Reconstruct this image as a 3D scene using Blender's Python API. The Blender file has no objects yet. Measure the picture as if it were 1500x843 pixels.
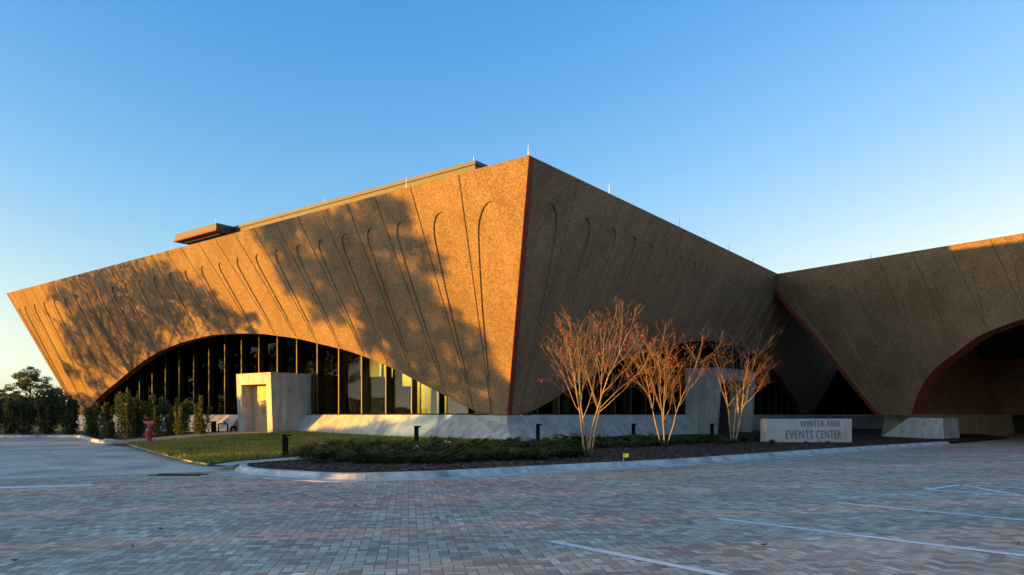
import bpy, bmesh, math, random
import numpy as np
from mathutils import Vector, Matrix
from mathutils.geometry import delaunay_2d_cdt

scene = bpy.context.scene
COL = scene.collection
F, CX, HY, EYE = 1078.0, 750.0, 608.0, 1.5      # focal length, centre, horizon (photo pixels), eye height
R = math.radians

# ------------------------------------------------------------------ helpers
class MB:
    """collects faces; build() links them as ONE mesh object"""
    def __init__(s): s.v = []; s.f = []; s.m = []
    def add(s, vs, fs, mi=0):
        b = len(s.v); s.v += [tuple(p) for p in vs]
        s.f += [tuple(i + b for i in f) for f in fs]; s.m += [mi] * len(fs)
    def poly(s, pts, mi=0): s.add(pts, [tuple(range(len(pts)))], mi)
    def hexa(s, b, t, mi=0):                    # two quads (bottom, top), same winding
        s.add(list(b) + list(t), [(3,2,1,0),(4,5,6,7),(0,1,5,4),(1,2,6,5),(2,3,7,6),(3,0,4,7)], mi)
    def box(s, c, size, ux=(1,0,0), uy=(0,1,0), mi=0):
        c = Vector(c); ux = Vector(ux)*size[0]/2; uy = Vector(uy)*size[1]/2; uz = Vector((0,0,size[2]/2))
        q = [-ux-uy, ux-uy, ux+uy, -ux+uy]
        s.hexa([c+p-uz for p in q], [c+p+uz for p in q], mi)
    def tube(s, path, rad, n=6, mi=0, cap=True):
        path = [Vector(p) for p in path]
        if not hasattr(rad, '__len__'): rad = [rad]*len(path)
        vs = []
        for i, p in enumerate(path):
            d = (path[min(i+1, len(path)-1)] - path[max(i-1, 0)])
            if d.length < 1e-9: d = Vector((0,0,1))
            d.normalize()
            a = d.orthogonal().normalized() if i == 0 else (a - d*a.dot(d)).normalized()
            b = d.cross(a)
            for k in range(n):
                t = 2*math.pi*k/n
                vs.append(p + (a*math.cos(t) + b*math.sin(t))*rad[i])
        fs = [(i*n+k, i*n+(k+1)%n, (i+1)*n+(k+1)%n, (i+1)*n+k) for i in range(len(path)-1) for k in range(n)]
        if cap: fs += [tuple(range(n-1,-1,-1)), tuple((len(path)-1)*n+k for k in range(n))]
        s.add(vs, fs, mi)
    def lathe(s, c, prof, n=16, mi=0):          # prof: (radius, z)
        c = Vector(c); vs = []
        for r, z in prof:
            for k in range(n):
                t = 2*math.pi*k/n
                vs.append(c + Vector((r*math.cos(t), r*math.sin(t), z)))
        fs = [(i*n+k, i*n+(k+1)%n, (i+1)*n+(k+1)%n, (i+1)*n+k) for i in range(len(prof)-1) for k in range(n)]
        fs += [tuple(range(n-1,-1,-1)), tuple((len(prof)-1)*n+k for k in range(n))]
        s.add(vs, fs, mi)
    def build(s, name, mats, parent=None, smooth=False, local=False):
        me = bpy.data.meshes.new(name)
        off = Vector((0,0,0))
        if parent is not None and not local:
            p = parent
            while p is not None: off += p.location; p = p.parent
        me.from_pydata([(x-off.x, y-off.y, z-off.z) for x,y,z in s.v], [], s.f)
        if not isinstance(mats, (list, tuple)): mats = [mats]
        for m in mats: me.materials.append(m)
        if len(mats) > 1: me.polygons.foreach_set('material_index', s.m)
        if smooth: me.polygons.foreach_set('use_smooth', [True]*len(me.polygons))
        me.update()
        o = bpy.data.objects.new(name, me); COL.objects.link(o)
        o.parent = parent
        return o

def tag(o, label, cat, group=None, kind=None):
    o['label'] = label; o['category'] = cat
    if group: o['group'] = group
    if kind: o['kind'] = kind
    return o
def struct(o, kind='structure'):
    o['kind'] = kind; return o
def thing(name, label, cat, loc=(0,0,0), rz=0, group=None):
    o = bpy.data.objects.new(name, None); COL.objects.link(o)
    o.location = loc; o.rotation_euler = (0,0,rz); o.empty_display_size = .2
    return tag(o, label, cat, group)
def dup(root, loc, rz=0, scale=1.0, label=None):
    def cp(o, parent):
        c = o.copy(); COL.objects.link(c); c.parent = parent
        for ch in list(o.children): cp(ch, c)
        return c
    r = cp(root, None); r.location = loc; r.rotation_euler = (0,0,rz)
    r.scale = (scale,)*3 if not hasattr(scale, '__len__') else scale
    if label: r['label'] = label
    return r

# ------------------------------------------------------------------ materials
def nt(name):
    m = bpy.data.materials.new(name); m.use_nodes = True
    t = m.node_tree; bs = t.nodes['Principled BSDF']
    return m, t, bs
def N(t, typ, **kw):
    n = t.nodes.new(typ)
    for k, v in kw.items(): setattr(n, k, v)
    return n
def surf(name, c1, c2=None, scale=4.0, rough=.8, bump=0.0, bscale=40.0, detail=4, spec=.3, c3=None, s3=.6, metal=0.0):
    m, t, bs = nt(name)
    bs.inputs['Roughness'].default_value = rough
    bs.inputs['Specular IOR Level'].default_value = spec
    bs.inputs['Metallic'].default_value = metal
    if c2 is None:
        bs.inputs['Base Color'].default_value = (*c1, 1)
    co = N(t, 'ShaderNodeTexCoord')
    if c2 is not None:
        nz = N(t, 'ShaderNodeTexNoise'); nz.inputs['Scale'].default_value = scale; nz.inputs['Detail'].default_value = detail
        nz.inputs['Roughness'].default_value = .65
        t.links.new(co.outputs['Object'], nz.inputs['Vector'])
        rp = N(t, 'ShaderNodeValToRGB')
        rp.color_ramp.elements[0].position = .32; rp.color_ramp.elements[1].position = .68
        rp.color_ramp.elements[0].color = (*c1, 1); rp.color_ramp.elements[1].color = (*c2, 1)
        t.links.new(nz.outputs['Fac'], rp.inputs['Fac'])
        out = rp.outputs['Color']
        if c3 is not None:
            n3 = N(t, 'ShaderNodeTexNoise'); n3.inputs['Scale'].default_value = s3; n3.inputs['Detail'].default_value = 5
            t.links.new(co.outputs['Object'], n3.inputs['Vector'])
            r3 = N(t, 'ShaderNodeValToRGB'); r3.color_ramp.elements[0].position = .45; r3.color_ramp.elements[1].position = .7
            t.links.new(n3.outputs['Fac'], r3.inputs['Fac'])
            mx = N(t, 'ShaderNodeMix', data_type='RGBA')
            t.links.new(r3.outputs['Color'], mx.inputs['Factor'])
            t.links.new(out, mx.inputs['A']); mx.inputs['B'].default_value = (*c3, 1)
            out = mx.outputs['Result']
        t.links.new(out, bs.inputs['Base Color'])
    if bump:
        nb = N(t, 'ShaderNodeTexNoise'); nb.inputs['Scale'].default_value = bscale; nb.inputs['Detail'].default_value = 3
        t.links.new(co.outputs['Object'], nb.inputs['Vector'])
        b = N(t, 'ShaderNodeBump'); b.inputs['Strength'].default_value = 1.0; b.inputs['Distance'].default_value = bump
        t.links.new(nb.outputs['Fac'], b.inputs['Height']); t.links.new(b.outputs['Normal'], bs.inputs['Normal'])
    return m
def stain(m):
    t = m.node_tree; bs = t.nodes['Principled BSDF']; src = bs.inputs['Base Color'].links[0].from_socket
    co = N(t, 'ShaderNodeTexCoord'); mp = N(t, 'ShaderNodeMapping'); mp.inputs['Scale'].default_value = (3.2, 3.2, .35); t.links.new(co.outputs['Object'], mp.inputs['Vector'])
    nz = N(t, 'ShaderNodeTexNoise'); nz.inputs['Scale'].default_value = 1.0; nz.inputs['Detail'].default_value = 6; nz.inputs['Roughness'].default_value = .65; t.links.new(mp.outputs[0], nz.inputs['Vector'])
    mr = N(t, 'ShaderNodeMapRange'); mr.inputs['From Min'].default_value = .34; mr.inputs['From Max'].default_value = .62; mr.inputs['To Min'].default_value = .70; mr.inputs['To Max'].default_value = 1.06; t.links.new(nz.outputs['Fac'], mr.inputs['Value'])
    mx = N(t, 'ShaderNodeMix', data_type='RGBA', blend_type='MULTIPLY'); mx.inputs['Factor'].default_value = 1
    t.links.new(src, mx.inputs['A']); t.links.new(mr.outputs[0], mx.inputs['B']); t.links.new(mx.outputs['Result'], bs.inputs['Base Color'])
    return m
def leafmat(name, c1, c2, scale=1.2, trans=.3, rough=.6):
    m, t, bs = nt(name)
    bs.inputs['Roughness'].default_value = rough; bs.inputs['Specular IOR Level'].default_value = .25
    geo = N(t, 'ShaderNodeNewGeometry')
    wn = N(t, 'ShaderNodeTexNoise'); wn.inputs['Scale'].default_value = scale; wn.inputs['Detail'].default_value = 3
    t.links.new(geo.outputs['Position'], wn.inputs['Vector'])
    mth = N(t, 'ShaderNodeMath', operation='MULTIPLY_ADD')
    t.links.new(geo.outputs['Random Per Island'], mth.inputs[0]); mth.inputs[1].default_value = .7; mth.inputs[2].default_value = -.35
    ad = N(t, 'ShaderNodeMath', operation='ADD')
    t.links.new(wn.outputs['Fac'], ad.inputs[0]); t.links.new(mth.outputs[0], ad.inputs[1])
    rp = N(t, 'ShaderNodeValToRGB')
    rp.color_ramp.elements[0].position = .25; rp.color_ramp.elements[1].position = .75
    rp.color_ramp.elements[0].color = (*c1, 1); rp.color_ramp.elements[1].color = (*c2, 1)
    t.links.new(ad.outputs[0], rp.inputs['Fac'])
    t.links.new(rp.outputs['Color'], bs.inputs['Base Color'])
    tr = N(t, 'ShaderNodeBsdfTranslucent'); t.links.new(rp.outputs['Color'], tr.inputs['Color'])
    mx = N(t, 'ShaderNodeMixShader'); mx.inputs[0].default_value = trans
    out = t.nodes['Material Output']
    t.links.new(bs.outputs[0], mx.inputs[1]); t.links.new(tr.outputs[0], mx.inputs[2]); t.links.new(mx.outputs[0], out.inputs['Surface'])
    return m

def aggregate(name, ca, cb, cc):
    """exposed-aggregate precast: fine pebbles of three tones, panel stains"""
    m, t, bs = nt(name)
    bs.inputs['Roughness'].default_value = .85; bs.inputs['Specular IOR Level'].default_value = .2
    co = N(t, 'ShaderNodeTexCoord')
    vo = N(t, 'ShaderNodeTexVoronoi'); vo.inputs['Scale'].default_value = 23.0
    t.links.new(co.outputs['Object'], vo.inputs['Vector'])
    sep = N(t, 'ShaderNodeSeparateColor'); t.links.new(vo.outputs['Color'], sep.inputs[0])
    rp = N(t, 'ShaderNodeValToRGB'); cr = rp.color_ramp
    cr.elements[0].position = .0; cr.elements[0].color = (*ca, 1)
    cr.elements[1].position = 1.0; cr.elements[1].color = (*cc, 1)
    e = cr.elements.new(.5); e.color = (*cb, 1)
    t.links.new(sep.outputs[0], rp.inputs['Fac'])
    n2 = N(t, 'ShaderNodeTexNoise'); n2.inputs['Scale'].default_value = .35; n2.inputs['Detail'].default_value = 6; n2.inputs['Roughness'].default_value = .7
    t.links.new(co.outputs['Object'], n2.inputs['Vector'])
    mr = N(t, 'ShaderNodeMapRange'); mr.inputs['From Min'].default_value = .3; mr.inputs['From Max'].default_value = .7
    mr.inputs['To Min'].default_value = .82; mr.inputs['To Max'].default_value = 1.15
    t.links.new(n2.outputs['Fac'], mr.inputs['Value'])
    mp = N(t, 'ShaderNodeMapping'); mp.inputs['Scale'].default_value = (1.1, 1.1, .10); t.links.new(co.outputs['Object'], mp.inputs['Vector'])
    n5 = N(t, 'ShaderNodeTexNoise'); n5.inputs['Scale'].default_value = 1.0; n5.inputs['Detail'].default_value = 5; n5.inputs['Roughness'].default_value = .6
    t.links.new(mp.outputs[0], n5.inputs['Vector'])
    m5 = N(t, 'ShaderNodeMapRange'); m5.inputs['From Min'].default_value = .32; m5.inputs['From Max'].default_value = .66
    m5.inputs['To Min'].default_value = .84; m5.inputs['To Max'].default_value = 1.10; t.links.new(n5.outputs['Fac'], m5.inputs['Value'])
    mm = N(t, 'ShaderNodeMath', operation='MULTIPLY'); t.links.new(mr.outputs[0], mm.inputs[0]); t.links.new(m5.outputs[0], mm.inputs[1])
    mx = N(t, 'ShaderNodeMix', data_type='RGBA', blend_type='MULTIPLY'); mx.inputs['Factor'].default_value = 1
    t.links.new(rp.outputs['Color'], mx.inputs['A']); t.links.new(mm.outputs[0], mx.inputs['B'])
    t.links.new(mx.outputs['Result'], bs.inputs['Base Color'])
    b = N(t, 'ShaderNodeBump'); b.inputs['Distance'].default_value = .03; b.inputs['Strength'].default_value = .8
    n4 = N(t, 'ShaderNodeTexNoise'); n4.inputs['Scale'].default_value = 22; n4.inputs['Detail'].default_value = 2
    t.links.new(co.outputs['Object'], n4.inputs['Vector'])
    t.links.new(n4.outputs['Fac'], b.inputs['Height']); t.links.new(b.outputs['Normal'], bs.inputs['Normal'])
    return m

def pavers(name):
    """2:1 herringbone pavers of mixed tones, all in nodes"""
    m, t, bs = nt(name)
    bs.inputs['Roughness'].default_value = .7; bs.inputs['Specular IOR Level'].default_value = .35
    L = t.links
    def M(op, a, b=None, c=None):
        n = N(t, 'ShaderNodeMath', operation=op)
        for i, x in enumerate((a, b, c)):
            if x is None: continue
            if isinstance(x, (int, float)): n.inputs[i].default_value = x
            else: L.new(x, n.inputs[i])
        return n.outputs[0]
    co = N(t, 'ShaderNodeTexCoord'); mp = N(t, 'ShaderNodeMapping')
    mp.inputs['Rotation'].default_value = (0, 0, R(-8)); W = .11
    mp.inputs['Scale'].default_value = (1/W, 1/W, 1)
    L.new(co.outputs['Object'], mp.inputs['Vector'])
    sx = N(t, 'ShaderNodeSeparateXYZ'); L.new(mp.outputs[0], sx.inputs[0])
    x, y = sx.outputs[0], sx.outputs[1]
    i, j = M('FLOOR', x), M('FLOOR', y)
    k = M('FLOORED_MODULO', M('SUBTRACT', i, j), 4)
    vert = M('GREATER_THAN', k, 1.5)                     # k in {2,3}: brick stands along y
    hx0 = M('SUBTRACT', i, k)                            # start of a lying brick
    vy0 = M('ADD', j, M('SUBTRACT', k, 3))               # start of a standing brick
    def mix(a, b): return M('ADD', M('MULTIPLY', a, M('SUBTRACT', 1, vert)), M('MULTIPLY', b, vert))
    x0, y0 = mix(hx0, i), mix(j, vy0)
    lx, ly = M('SUBTRACT', x, x0), M('SUBTRACT', y, y0)
    wx, wy = M('SUBTRACT', 2, vert), M('ADD', 1, vert)
    ed = M('MINIMUM', M('MINIMUM', lx, M('SUBTRACT', wx, lx)), M('MINIMUM', ly, M('SUBTRACT', wy, ly)))
    cb = N(t, 'ShaderNodeCombineXYZ'); L.new(x0, cb.inputs[0]); L.new(y0, cb.inputs[1]); L.new(vert, cb.inputs[2])
    wn = N(t, 'ShaderNodeTexWhiteNoise'); L.new(cb.outputs[0], wn.inputs['Vector'])
    big = N(t, 'ShaderNodeTexNoise'); big.inputs['Scale'].default_value = .35; big.inputs['Detail'].default_value = 4
    L.new(co.outputs['Object'], big.inputs['Vector'])
    fac = M('ADD', M('MULTIPLY', wn.outputs['Value'], .85), M('MULTIPLY', M('SUBTRACT', big.outputs['Fac'], .5), .9))
    rp = N(t, 'ShaderNodeValToRGB'); cr = rp.color_ramp
    cols = [(.0, (.32,.26,.21)), (.22, (.50,.33,.23)), (.42, (.54,.44,.345)), (.6, (.68,.47,.31)), (.8, (.68,.57,.445)), (1, (.86,.77,.64))]
    cr.elements[0].position, cr.elements[0].color = cols[0][0], (*cols[0][1], 1)
    cr.elements[1].position, cr.elements[1].color = cols[-1][0], (*cols[-1][1], 1)
    for p, c in cols[1:-1]:
        e = cr.elements.new(p); e.color = (*c, 1)
    L.new(fac, rp.inputs['Fac'])
    fine = N(t, 'ShaderNodeTexNoise'); fine.inputs['Scale'].default_value = 60; fine.inputs['Detail'].default_value = 3
    L.new(co.outputs['Object'], fine.inputs['Vector'])
    mr = N(t, 'ShaderNodeMapRange'); mr.inputs['To Min'].default_value = .75; mr.inputs['To Max'].default_value = 1.25
    L.new(fine.outputs['Fac'], mr.inputs['Value'])
    mg = N(t, 'ShaderNodeMix', data_type='RGBA', blend_type='MULTIPLY'); mg.inputs['Factor'].default_value = 1
    L.new(rp.outputs['Color'], mg.inputs['A']); L.new(mr.outputs[0], mg.inputs['B'])
    js = N(t, 'ShaderNodeMapRange', interpolation_type='SMOOTHSTEP')
    js.inputs['From Min'].default_value = .02; js.inputs['From Max'].default_value = .085
    L.new(ed, js.inputs['Value'])
    mj = N(t, 'ShaderNodeMix', data_type='RGBA'); L.new(js.outputs[0], mj.inputs['Factor'])
    mj.inputs['A'].default_value = (.25,.21,.175,1); L.new(mg.outputs['Result'], mj.inputs['B'])
    # oil drips and worn patches
    st = N(t, 'ShaderNodeTexNoise'); st.inputs['Scale'].default_value = .9; st.inputs['Detail'].default_value = 7; st.inputs['Roughness'].default_value = .75
    L.new(co.outputs['Object'], st.inputs['Vector'])
    sm = N(t, 'ShaderNodeMapRange'); sm.inputs['From Min'].default_value = .3; sm.inputs['From Max'].default_value = .55
    sm.inputs['To Min'].default_value = .78; sm.inputs['To Max'].default_value = 1.0
    L.new(st.outputs['Fac'], sm.inputs['Value'])
    ms = N(t, 'ShaderNodeMix', data_type='RGBA', blend_type='MULTIPLY'); ms.inputs['Factor'].default_value = 1
    L.new(mj.outputs['Result'], ms.inputs['A']); L.new(sm.outputs[0], ms.inputs['B'])
    L.new(ms.outputs['Result'], bs.inputs['Base Color'])
    tilt = M('MULTIPLY', wn.outputs['Value'], .35)
    hgt = M('ADD', M('ADD', js.outputs[0], tilt), M('MULTIPLY', fine.outputs['Fac'], .25))
    b = N(t, 'ShaderNodeBump'); b.inputs['Distance'].default_value = .012; b.inputs['Strength'].default_value = .8
    L.new(hgt, b.inputs['Height']); L.new(b.outputs['Normal'], bs.inputs['Normal'])
    return m

def glassmat(name, tint=(.50,.53,.52), refl=.16, k=1.0):
    m = bpy.data.materials.new(name); m.use_nodes = True; t = m.node_tree; t.nodes.clear()
    o = N(t, 'ShaderNodeOutputMaterial'); tr = N(t, 'ShaderNodeBsdfTransparent'); tr.inputs[0].default_value = (*tint, 1)
    gl = N(t, 'ShaderNodeBsdfGlossy'); gl.inputs['Roughness'].default_value = .02; gl.inputs['Color'].default_value = (.85,.9,.9,1)
    fr = N(t, 'ShaderNodeFresnel'); fr.inputs[0].default_value = 1.5
    ad = N(t, 'ShaderNodeMath', operation='ADD'); ad.inputs[1].default_value = refl*.4; ad.use_clamp = True
    gb = N(t, 'ShaderNodeNewGeometry'); om = N(t, 'ShaderNodeMath', operation='SUBTRACT'); om.inputs[0].default_value = 1.0
    t.links.new(gb.outputs['Backfacing'], om.inputs[1]); mu = N(t, 'ShaderNodeMath', operation='MULTIPLY')
    fk = N(t, 'ShaderNodeMath', operation='MULTIPLY'); fk.inputs[1].default_value = k; t.links.new(fr.outputs[0], fk.inputs[0])
    t.links.new(fk.outputs[0], mu.inputs[0]); t.links.new(om.outputs[0], mu.inputs[1]); t.links.new(mu.outputs[0], ad.inputs[0])
    mx = N(t, 'ShaderNodeMixShader'); t.links.new(ad.outputs[0], mx.inputs[0])
    t.links.new(tr.outputs[0], mx.inputs[1]); t.links.new(gl.outputs[0], mx.inputs[2]); t.links.new(mx.outputs[0], o.inputs[0])
    return m

M_WALL = aggregate('rose_aggregate', (.16,.103,.059), (.228,.149,.087), (.305,.208,.126))
M_RED = surf('oxide_red_trim', (.17,.036,.028), (.22,.048,.036), 3, .7, .004, 60)
M_CONC = surf('pale_concrete', (.40,.40,.37), (.53,.52,.48), 2.2, .85, .006, 60, c3=(.36,.36,.34), s3=.9)
stain(M_CONC)
M_CONCD = surf('weathered_concrete', (.30,.30,.28), (.40,.39,.36), 2.0, .85, .006, 60, c3=(.24,.24,.22), s3=.8)
M_KERB = surf('kerb_concrete', (.48,.50,.48), (.64,.65,.62), 3.0, .85, .006, 50, c3=(.34,.35,.33), s3=1.4)
M_DRIVE = surf('driveway_concrete', (.56,.50,.40), (.70,.63,.51), 1.2, .85, .005, 60, c3=(.33,.32,.30), s3=.5)
stain(M_KERB)
M_PATH = surf('path_concrete', (.36,.27,.21), (.45,.35,.28), 1.5, .85, .004, 60)
M_WALK = surf('sidewalk_concrete', (.42,.40,.37), (.52,.50,.46), 1.5, .85, .004, 60)
M_PAVE = pavers('herringbone_pavers')
M_MULCH = surf('bark_mulch', (.030,.018,.011), (.085,.05,.03), 9, .95, .05, 22, c3=(.05,.032,.022), s3=2)
M_LAWN = surf('lawn_turf', (.11,.15,.024), (.19,.22,.04), 5, .95, .03, 60, c3=(.42,.30,.075), s3=.42)
M_FIELD = surf('far_field', (.05,.075,.02), (.08,.10,.03), .3, .95)
M_PAINT = surf('white_road_paint', (.70,.70,.69), (.90,.90,.88), 14, .6, .004, 90)
M_BLACK = surf('black_powdercoat', (.006,.006,.006), (.009,.009,.009), 8, .9, spec=.03)
M_DARKM = surf('dark_bronze_metal', (.014,.013,.012), (.02,.018,.016), 5, .75, spec=.08)
M_FINLIT = surf('lit_bronze_fin', (.06,.048,.035), (.08,.064,.045), 5, .5, spec=.5)  # lighter copy of the dark bronze: sunlight on fin edges put into colour
M_ROOFM = surf('tan_metal_coping', (.038,.035,.029), (.052,.047,.039), 1.5, .5, spec=.5)
M_ROOF = surf('grey_roof_membrane', (.3,.3,.29), (.36,.36,.35), 2, .9)
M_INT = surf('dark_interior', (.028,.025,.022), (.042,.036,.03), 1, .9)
M_GOLD = surf('yellow_panel', (.75,.56,.07), (.82,.63,.10), 3, .6)
M_DOOR = surf('bronze_door', (.42,.29,.16), (.50,.35,.20), 3, .5, spec=.4)
M_GLASS = glassmat('tinted_glass', refl=0.0, k=.24)
M_ROD = surf('bright_aluminium', (.75,.75,.74), None, rough=.35, spec=.5)
M_BARK = surf('smooth_tan_bark', (.25,.18,.105), (.36,.27,.16), 14, .7, .004, 40, c3=(.17,.115,.075), s3=5)
M_TWIG = surf('brown_twig', (.13,.07,.045), (.20,.115,.07), 9, .7)
M_PBARK = surf('rough_brown_bark', (.10,.065,.045), (.18,.12,.08), 6, .9, .03, 12)
M_REDLEAF = leafmat('red_autumn_leaf', (.35,.03,.012), (.62,.15,.03), 3, .4)
M_FERN = leafmat('dark_fern_leaf', (.025,.045,.014), (.07,.11,.03), 2, .25)
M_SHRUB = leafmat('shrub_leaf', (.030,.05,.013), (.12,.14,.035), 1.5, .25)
M_SHRUB_SHADE = leafmat('shaded_shrub_leaf', (.020,.036,.014), (.05,.07,.026), 1.5, .15)  # darker copy of the shrub leaf: shade on the far row is in the colour
M_PINE = leafmat('pine_needles', (.04,.06,.018), (.14,.14,.045), .6, .25)
M_OAK = leafmat('oak_leaf', (.03,.045,.014), (.07,.085,.028), .6, .2)
M_HYD = surf('red_hydrant_paint', (.30,.012,.022), (.38,.02,.03), 6, .4, spec=.5)
M_WHITE = surf('white_enamel', (.8,.8,.8), None, rough=.4)
M_BLUE = surf('blue_enamel', (.08,.22,.6), None, rough=.4)
M_YEL = surf('yellow_plastic', (.75,.72,.02), None, rough=.5)
M_LETTER = surf('grey_letter_metal', (.15,.15,.15), (.20,.20,.195), 6, .5)
M_SIGN = surf('sign_stone', (.46,.45,.44), (.56,.55,.54), 3, .8, .004, 70, c3=(.40,.39,.38), s3=1.5)
M_IRON = surf('rusty_grate', (.05,.032,.018), (.10,.06,.03), 20, .8, .01, 60)
M_DLEAF = surf('dead_leaf', (.05,.025,.015), (.10,.05,.03), 30, .8)
M_CHIP = surf('mulch_chip', (.06,.036,.022), (.20,.15,.11), 5, .9)
M_FLOWER = surf('white_petal', (.75,.75,.72), None, rough=.7)

# ------------------------------------------------------------------ camera, sun, sky
cam = bpy.data.cameras.new('camera'); camo = bpy.data.objects.new('camera', cam); COL.objects.link(camo)
camo.location = (0, 0, EYE); camo.rotation_euler = (R(90), 0, 0)
cam.sensor_width = 36; cam.lens = 36*F/1500; cam.shift_y = (HY-421.5)/1500; cam.clip_end = 6000; cam.clip_start = .1
scene.camera = camo

SUN_AZ, SUN_EL = R(18), R(.82)
D2 = Vector((math.cos(SUN_AZ), math.sin(SUN_AZ), 0)); TE = math.tan(SUN_EL)
Q2 = Vector((-D2.y, D2.x, 0))
d3 = Vector((D2.x*math.cos(SUN_EL), D2.y*math.cos(SUN_EL), -math.sin(SUN_EL)))
sl = bpy.data.lights.new('sun', 'SUN'); sl.energy = 2.95; sl.angle = R(.5); sl.color = (1.0, .455, .015)
so = bpy.data.objects.new('sun', sl); COL.objects.link(so); so.rotation_euler = d3.to_track_quat('-Z', 'Y').to_euler(); so.location = (-40, -10, 30)
w = bpy.data.worlds.new('World'); scene.world = w; w.use_nodes = True
t = w.node_tree; bg = t.nodes['Background']
sky = N(t, 'ShaderNodeTexSky', sky_type='NISHITA'); sky.sun_disc = False
sky.sun_elevation = R(4.5); sky.sun_rotation = math.atan2(-D2.x, -D2.y)
sky.air_density = 1.0; sky.dust_density = .5; sky.ozone_density = 4.2; sky.altitude = 0
gm = N(t, 'ShaderNodeGamma'); gm.inputs[1].default_value = 1.12; t.links.new(sky.outputs[0], gm.inputs[0])
bw = N(t, 'ShaderNodeRGBToBW'); t.links.new(gm.outputs[0], bw.inputs[0])      # the bright low sky bleaches towards white
mr_ = N(t, 'ShaderNodeMapRange'); mr_.inputs['From Min'].default_value = .45; mr_.inputs['From Max'].default_value = 1.3
mr_.inputs['To Min'].default_value = 0; mr_.inputs['To Max'].default_value = .8
t.links.new(bw.outputs[0], mr_.inputs['Value'])
mxs = N(t, 'ShaderNodeMix', data_type='RGBA'); t.links.new(mr_.outputs[0], mxs.inputs['Factor'])
t.links.new(gm.outputs[0], mxs.inputs['A']); t.links.new(bw.outputs[0], mxs.inputs['B'])
tn = N(t, 'ShaderNodeMix', data_type='RGBA', blend_type='MULTIPLY'); tn.inputs['Factor'].default_value = 1; tn.inputs['B'].default_value = (1.06,1.045,.86,1)
t.links.new(mxs.outputs['Result'], tn.inputs['A']); t.links.new(tn.outputs['Result'], bg.inputs['Color']); bg.inputs['Strength'].default_value = .15
vs = scene.view_settings; vs.view_transform = 'Standard'; vs.look = 'None'; vs.exposure = 2.25; vs.gamma = 1; vs.use_curve_mapping = False
scene.cycles.max_bounces = 8; scene.cycles.transparent_max_bounces = 24
scene.cycles.use_denoising = True

# ------------------------------------------------------------------ terrain
CP = [(-7,19,.12),(-3.8,17,.13),(-1.3,17.9,.13),(1.5,19.9,.13),(5,22.4,.13),(11.5,28.2,.13),(16.5,32.5,.12),(22,37.4,.1),(27,43,.1),
      (0,28.6,.45),(6.6,37.4,.42),(13.8,46.9,.4),(24.8,61,.35),(12.6,46,.39),(3.0,24.5,.26),(8.2,30.5,.28),(11.8,34,.27),(-2,24,.28),
      (-7.1,34.1,.52),(-12,37,.62),(-14.5,38.5,.62),(-20.6,44.4,.46),(-32.5,53.5,.36),(-17,34,.33),(-10.9,24.4,.2),(-9,22.3,.16),(-6.5,24.5,.22),
      (-13,31,.40),(-6,29,.38),(-28,43,.36),(-24,43,.36),(-20,39,.38),(-45,48,.36),(-60,70,.3),(0,60,.4),(-20,80,.3),(40,75,.2)]
_P = np.array(CP)
def _U(r2): return np.where(r2 > 0, r2*np.log(r2+1e-12), 0)
_n = len(_P); _K = _U(((_P[:,None,:2]-_P[None,:,:2])**2).sum(-1)) + np.eye(_n)*.5
_B = np.c_[np.ones(_n), _P[:,:2]]
_S = np.linalg.solve(np.r_[np.c_[_K, _B], np.c_[_B.T, np.zeros((3,3))]], np.r_[_P[:,2], np.zeros(3)])
def hl(x, y):                                   # planted ground inside the kerbs
    r2 = (_P[:,0]-x)**2 + (_P[:,1]-y)**2
    v = float(_S[:_n] @ _U(r2) + _S[_n] + _S[_n+1]*x + _S[_n+2]*y)
    return min(max(v, .06), .7)
def hd(x, y):                                   # concrete driveway, climbing gently
    return .25*min(max((y-19)/21, 0), 1)
def h0(x, y): return 0.0
def G(px, py, h=h0):                            # where a ray meets the ground
    y = 30.0
    for _ in range(40):
        x = (px-CX)/F*y
        y = .5*y + .5*min((EYE-h(x, y))*F/max(py-HY, 1), 400)
    x = (px-CX)/F*y
    return x, y
def P3(px, py, h=h0, dz=0.0):
    x, y = G(px, py, h); return Vector((x, y, h(x, y)+dz))

def inside(p, poly):
    c = False; n = len(poly); x, y = p
    for i in range(n):
        x1, y1 = poly[i]; x2, y2 = poly[i-1]
        if (y1 > y) != (y2 > y) and x < (x2-x1)*(y-y1)/(y2-y1)+x1: c = not c
    return c
def densify(poly, step, closed=True):
    out = []; n = len(poly)
    for i in range(n if closed else n-1):
        a, b = Vector(poly[i]), Vector(poly[(i+1) % n]); k = max(1, int((b-a).length/step))
        out += [tuple(a.lerp(b, q/k)) for q in range(k)]
    if not closed: out.append(tuple(poly[-1]))
    return out
def cr_smooth(pts, sub=6):                      # Catmull-Rom through points
    out = []
    for i in range(len(pts)-1):
        p0 = pts[max(i-1,0)]; p1 = pts[i]; p2 = pts[i+1]; p3 = pts[min(i+2, len(pts)-1)]
        for k in range(sub):
            u = k/sub
            out.append(tuple(.5*(2*p1[c]+(p2[c]-p0[c])*u+(2*p0[c]-5*p1[c]+4*p2[c]-p3[c])*u*u+(-p0[c]+3*p1[c]-3*p2[c]+p3[c])*u**3) for c in range(len(p1))))
    out.append(tuple(pts[-1])); return out
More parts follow.
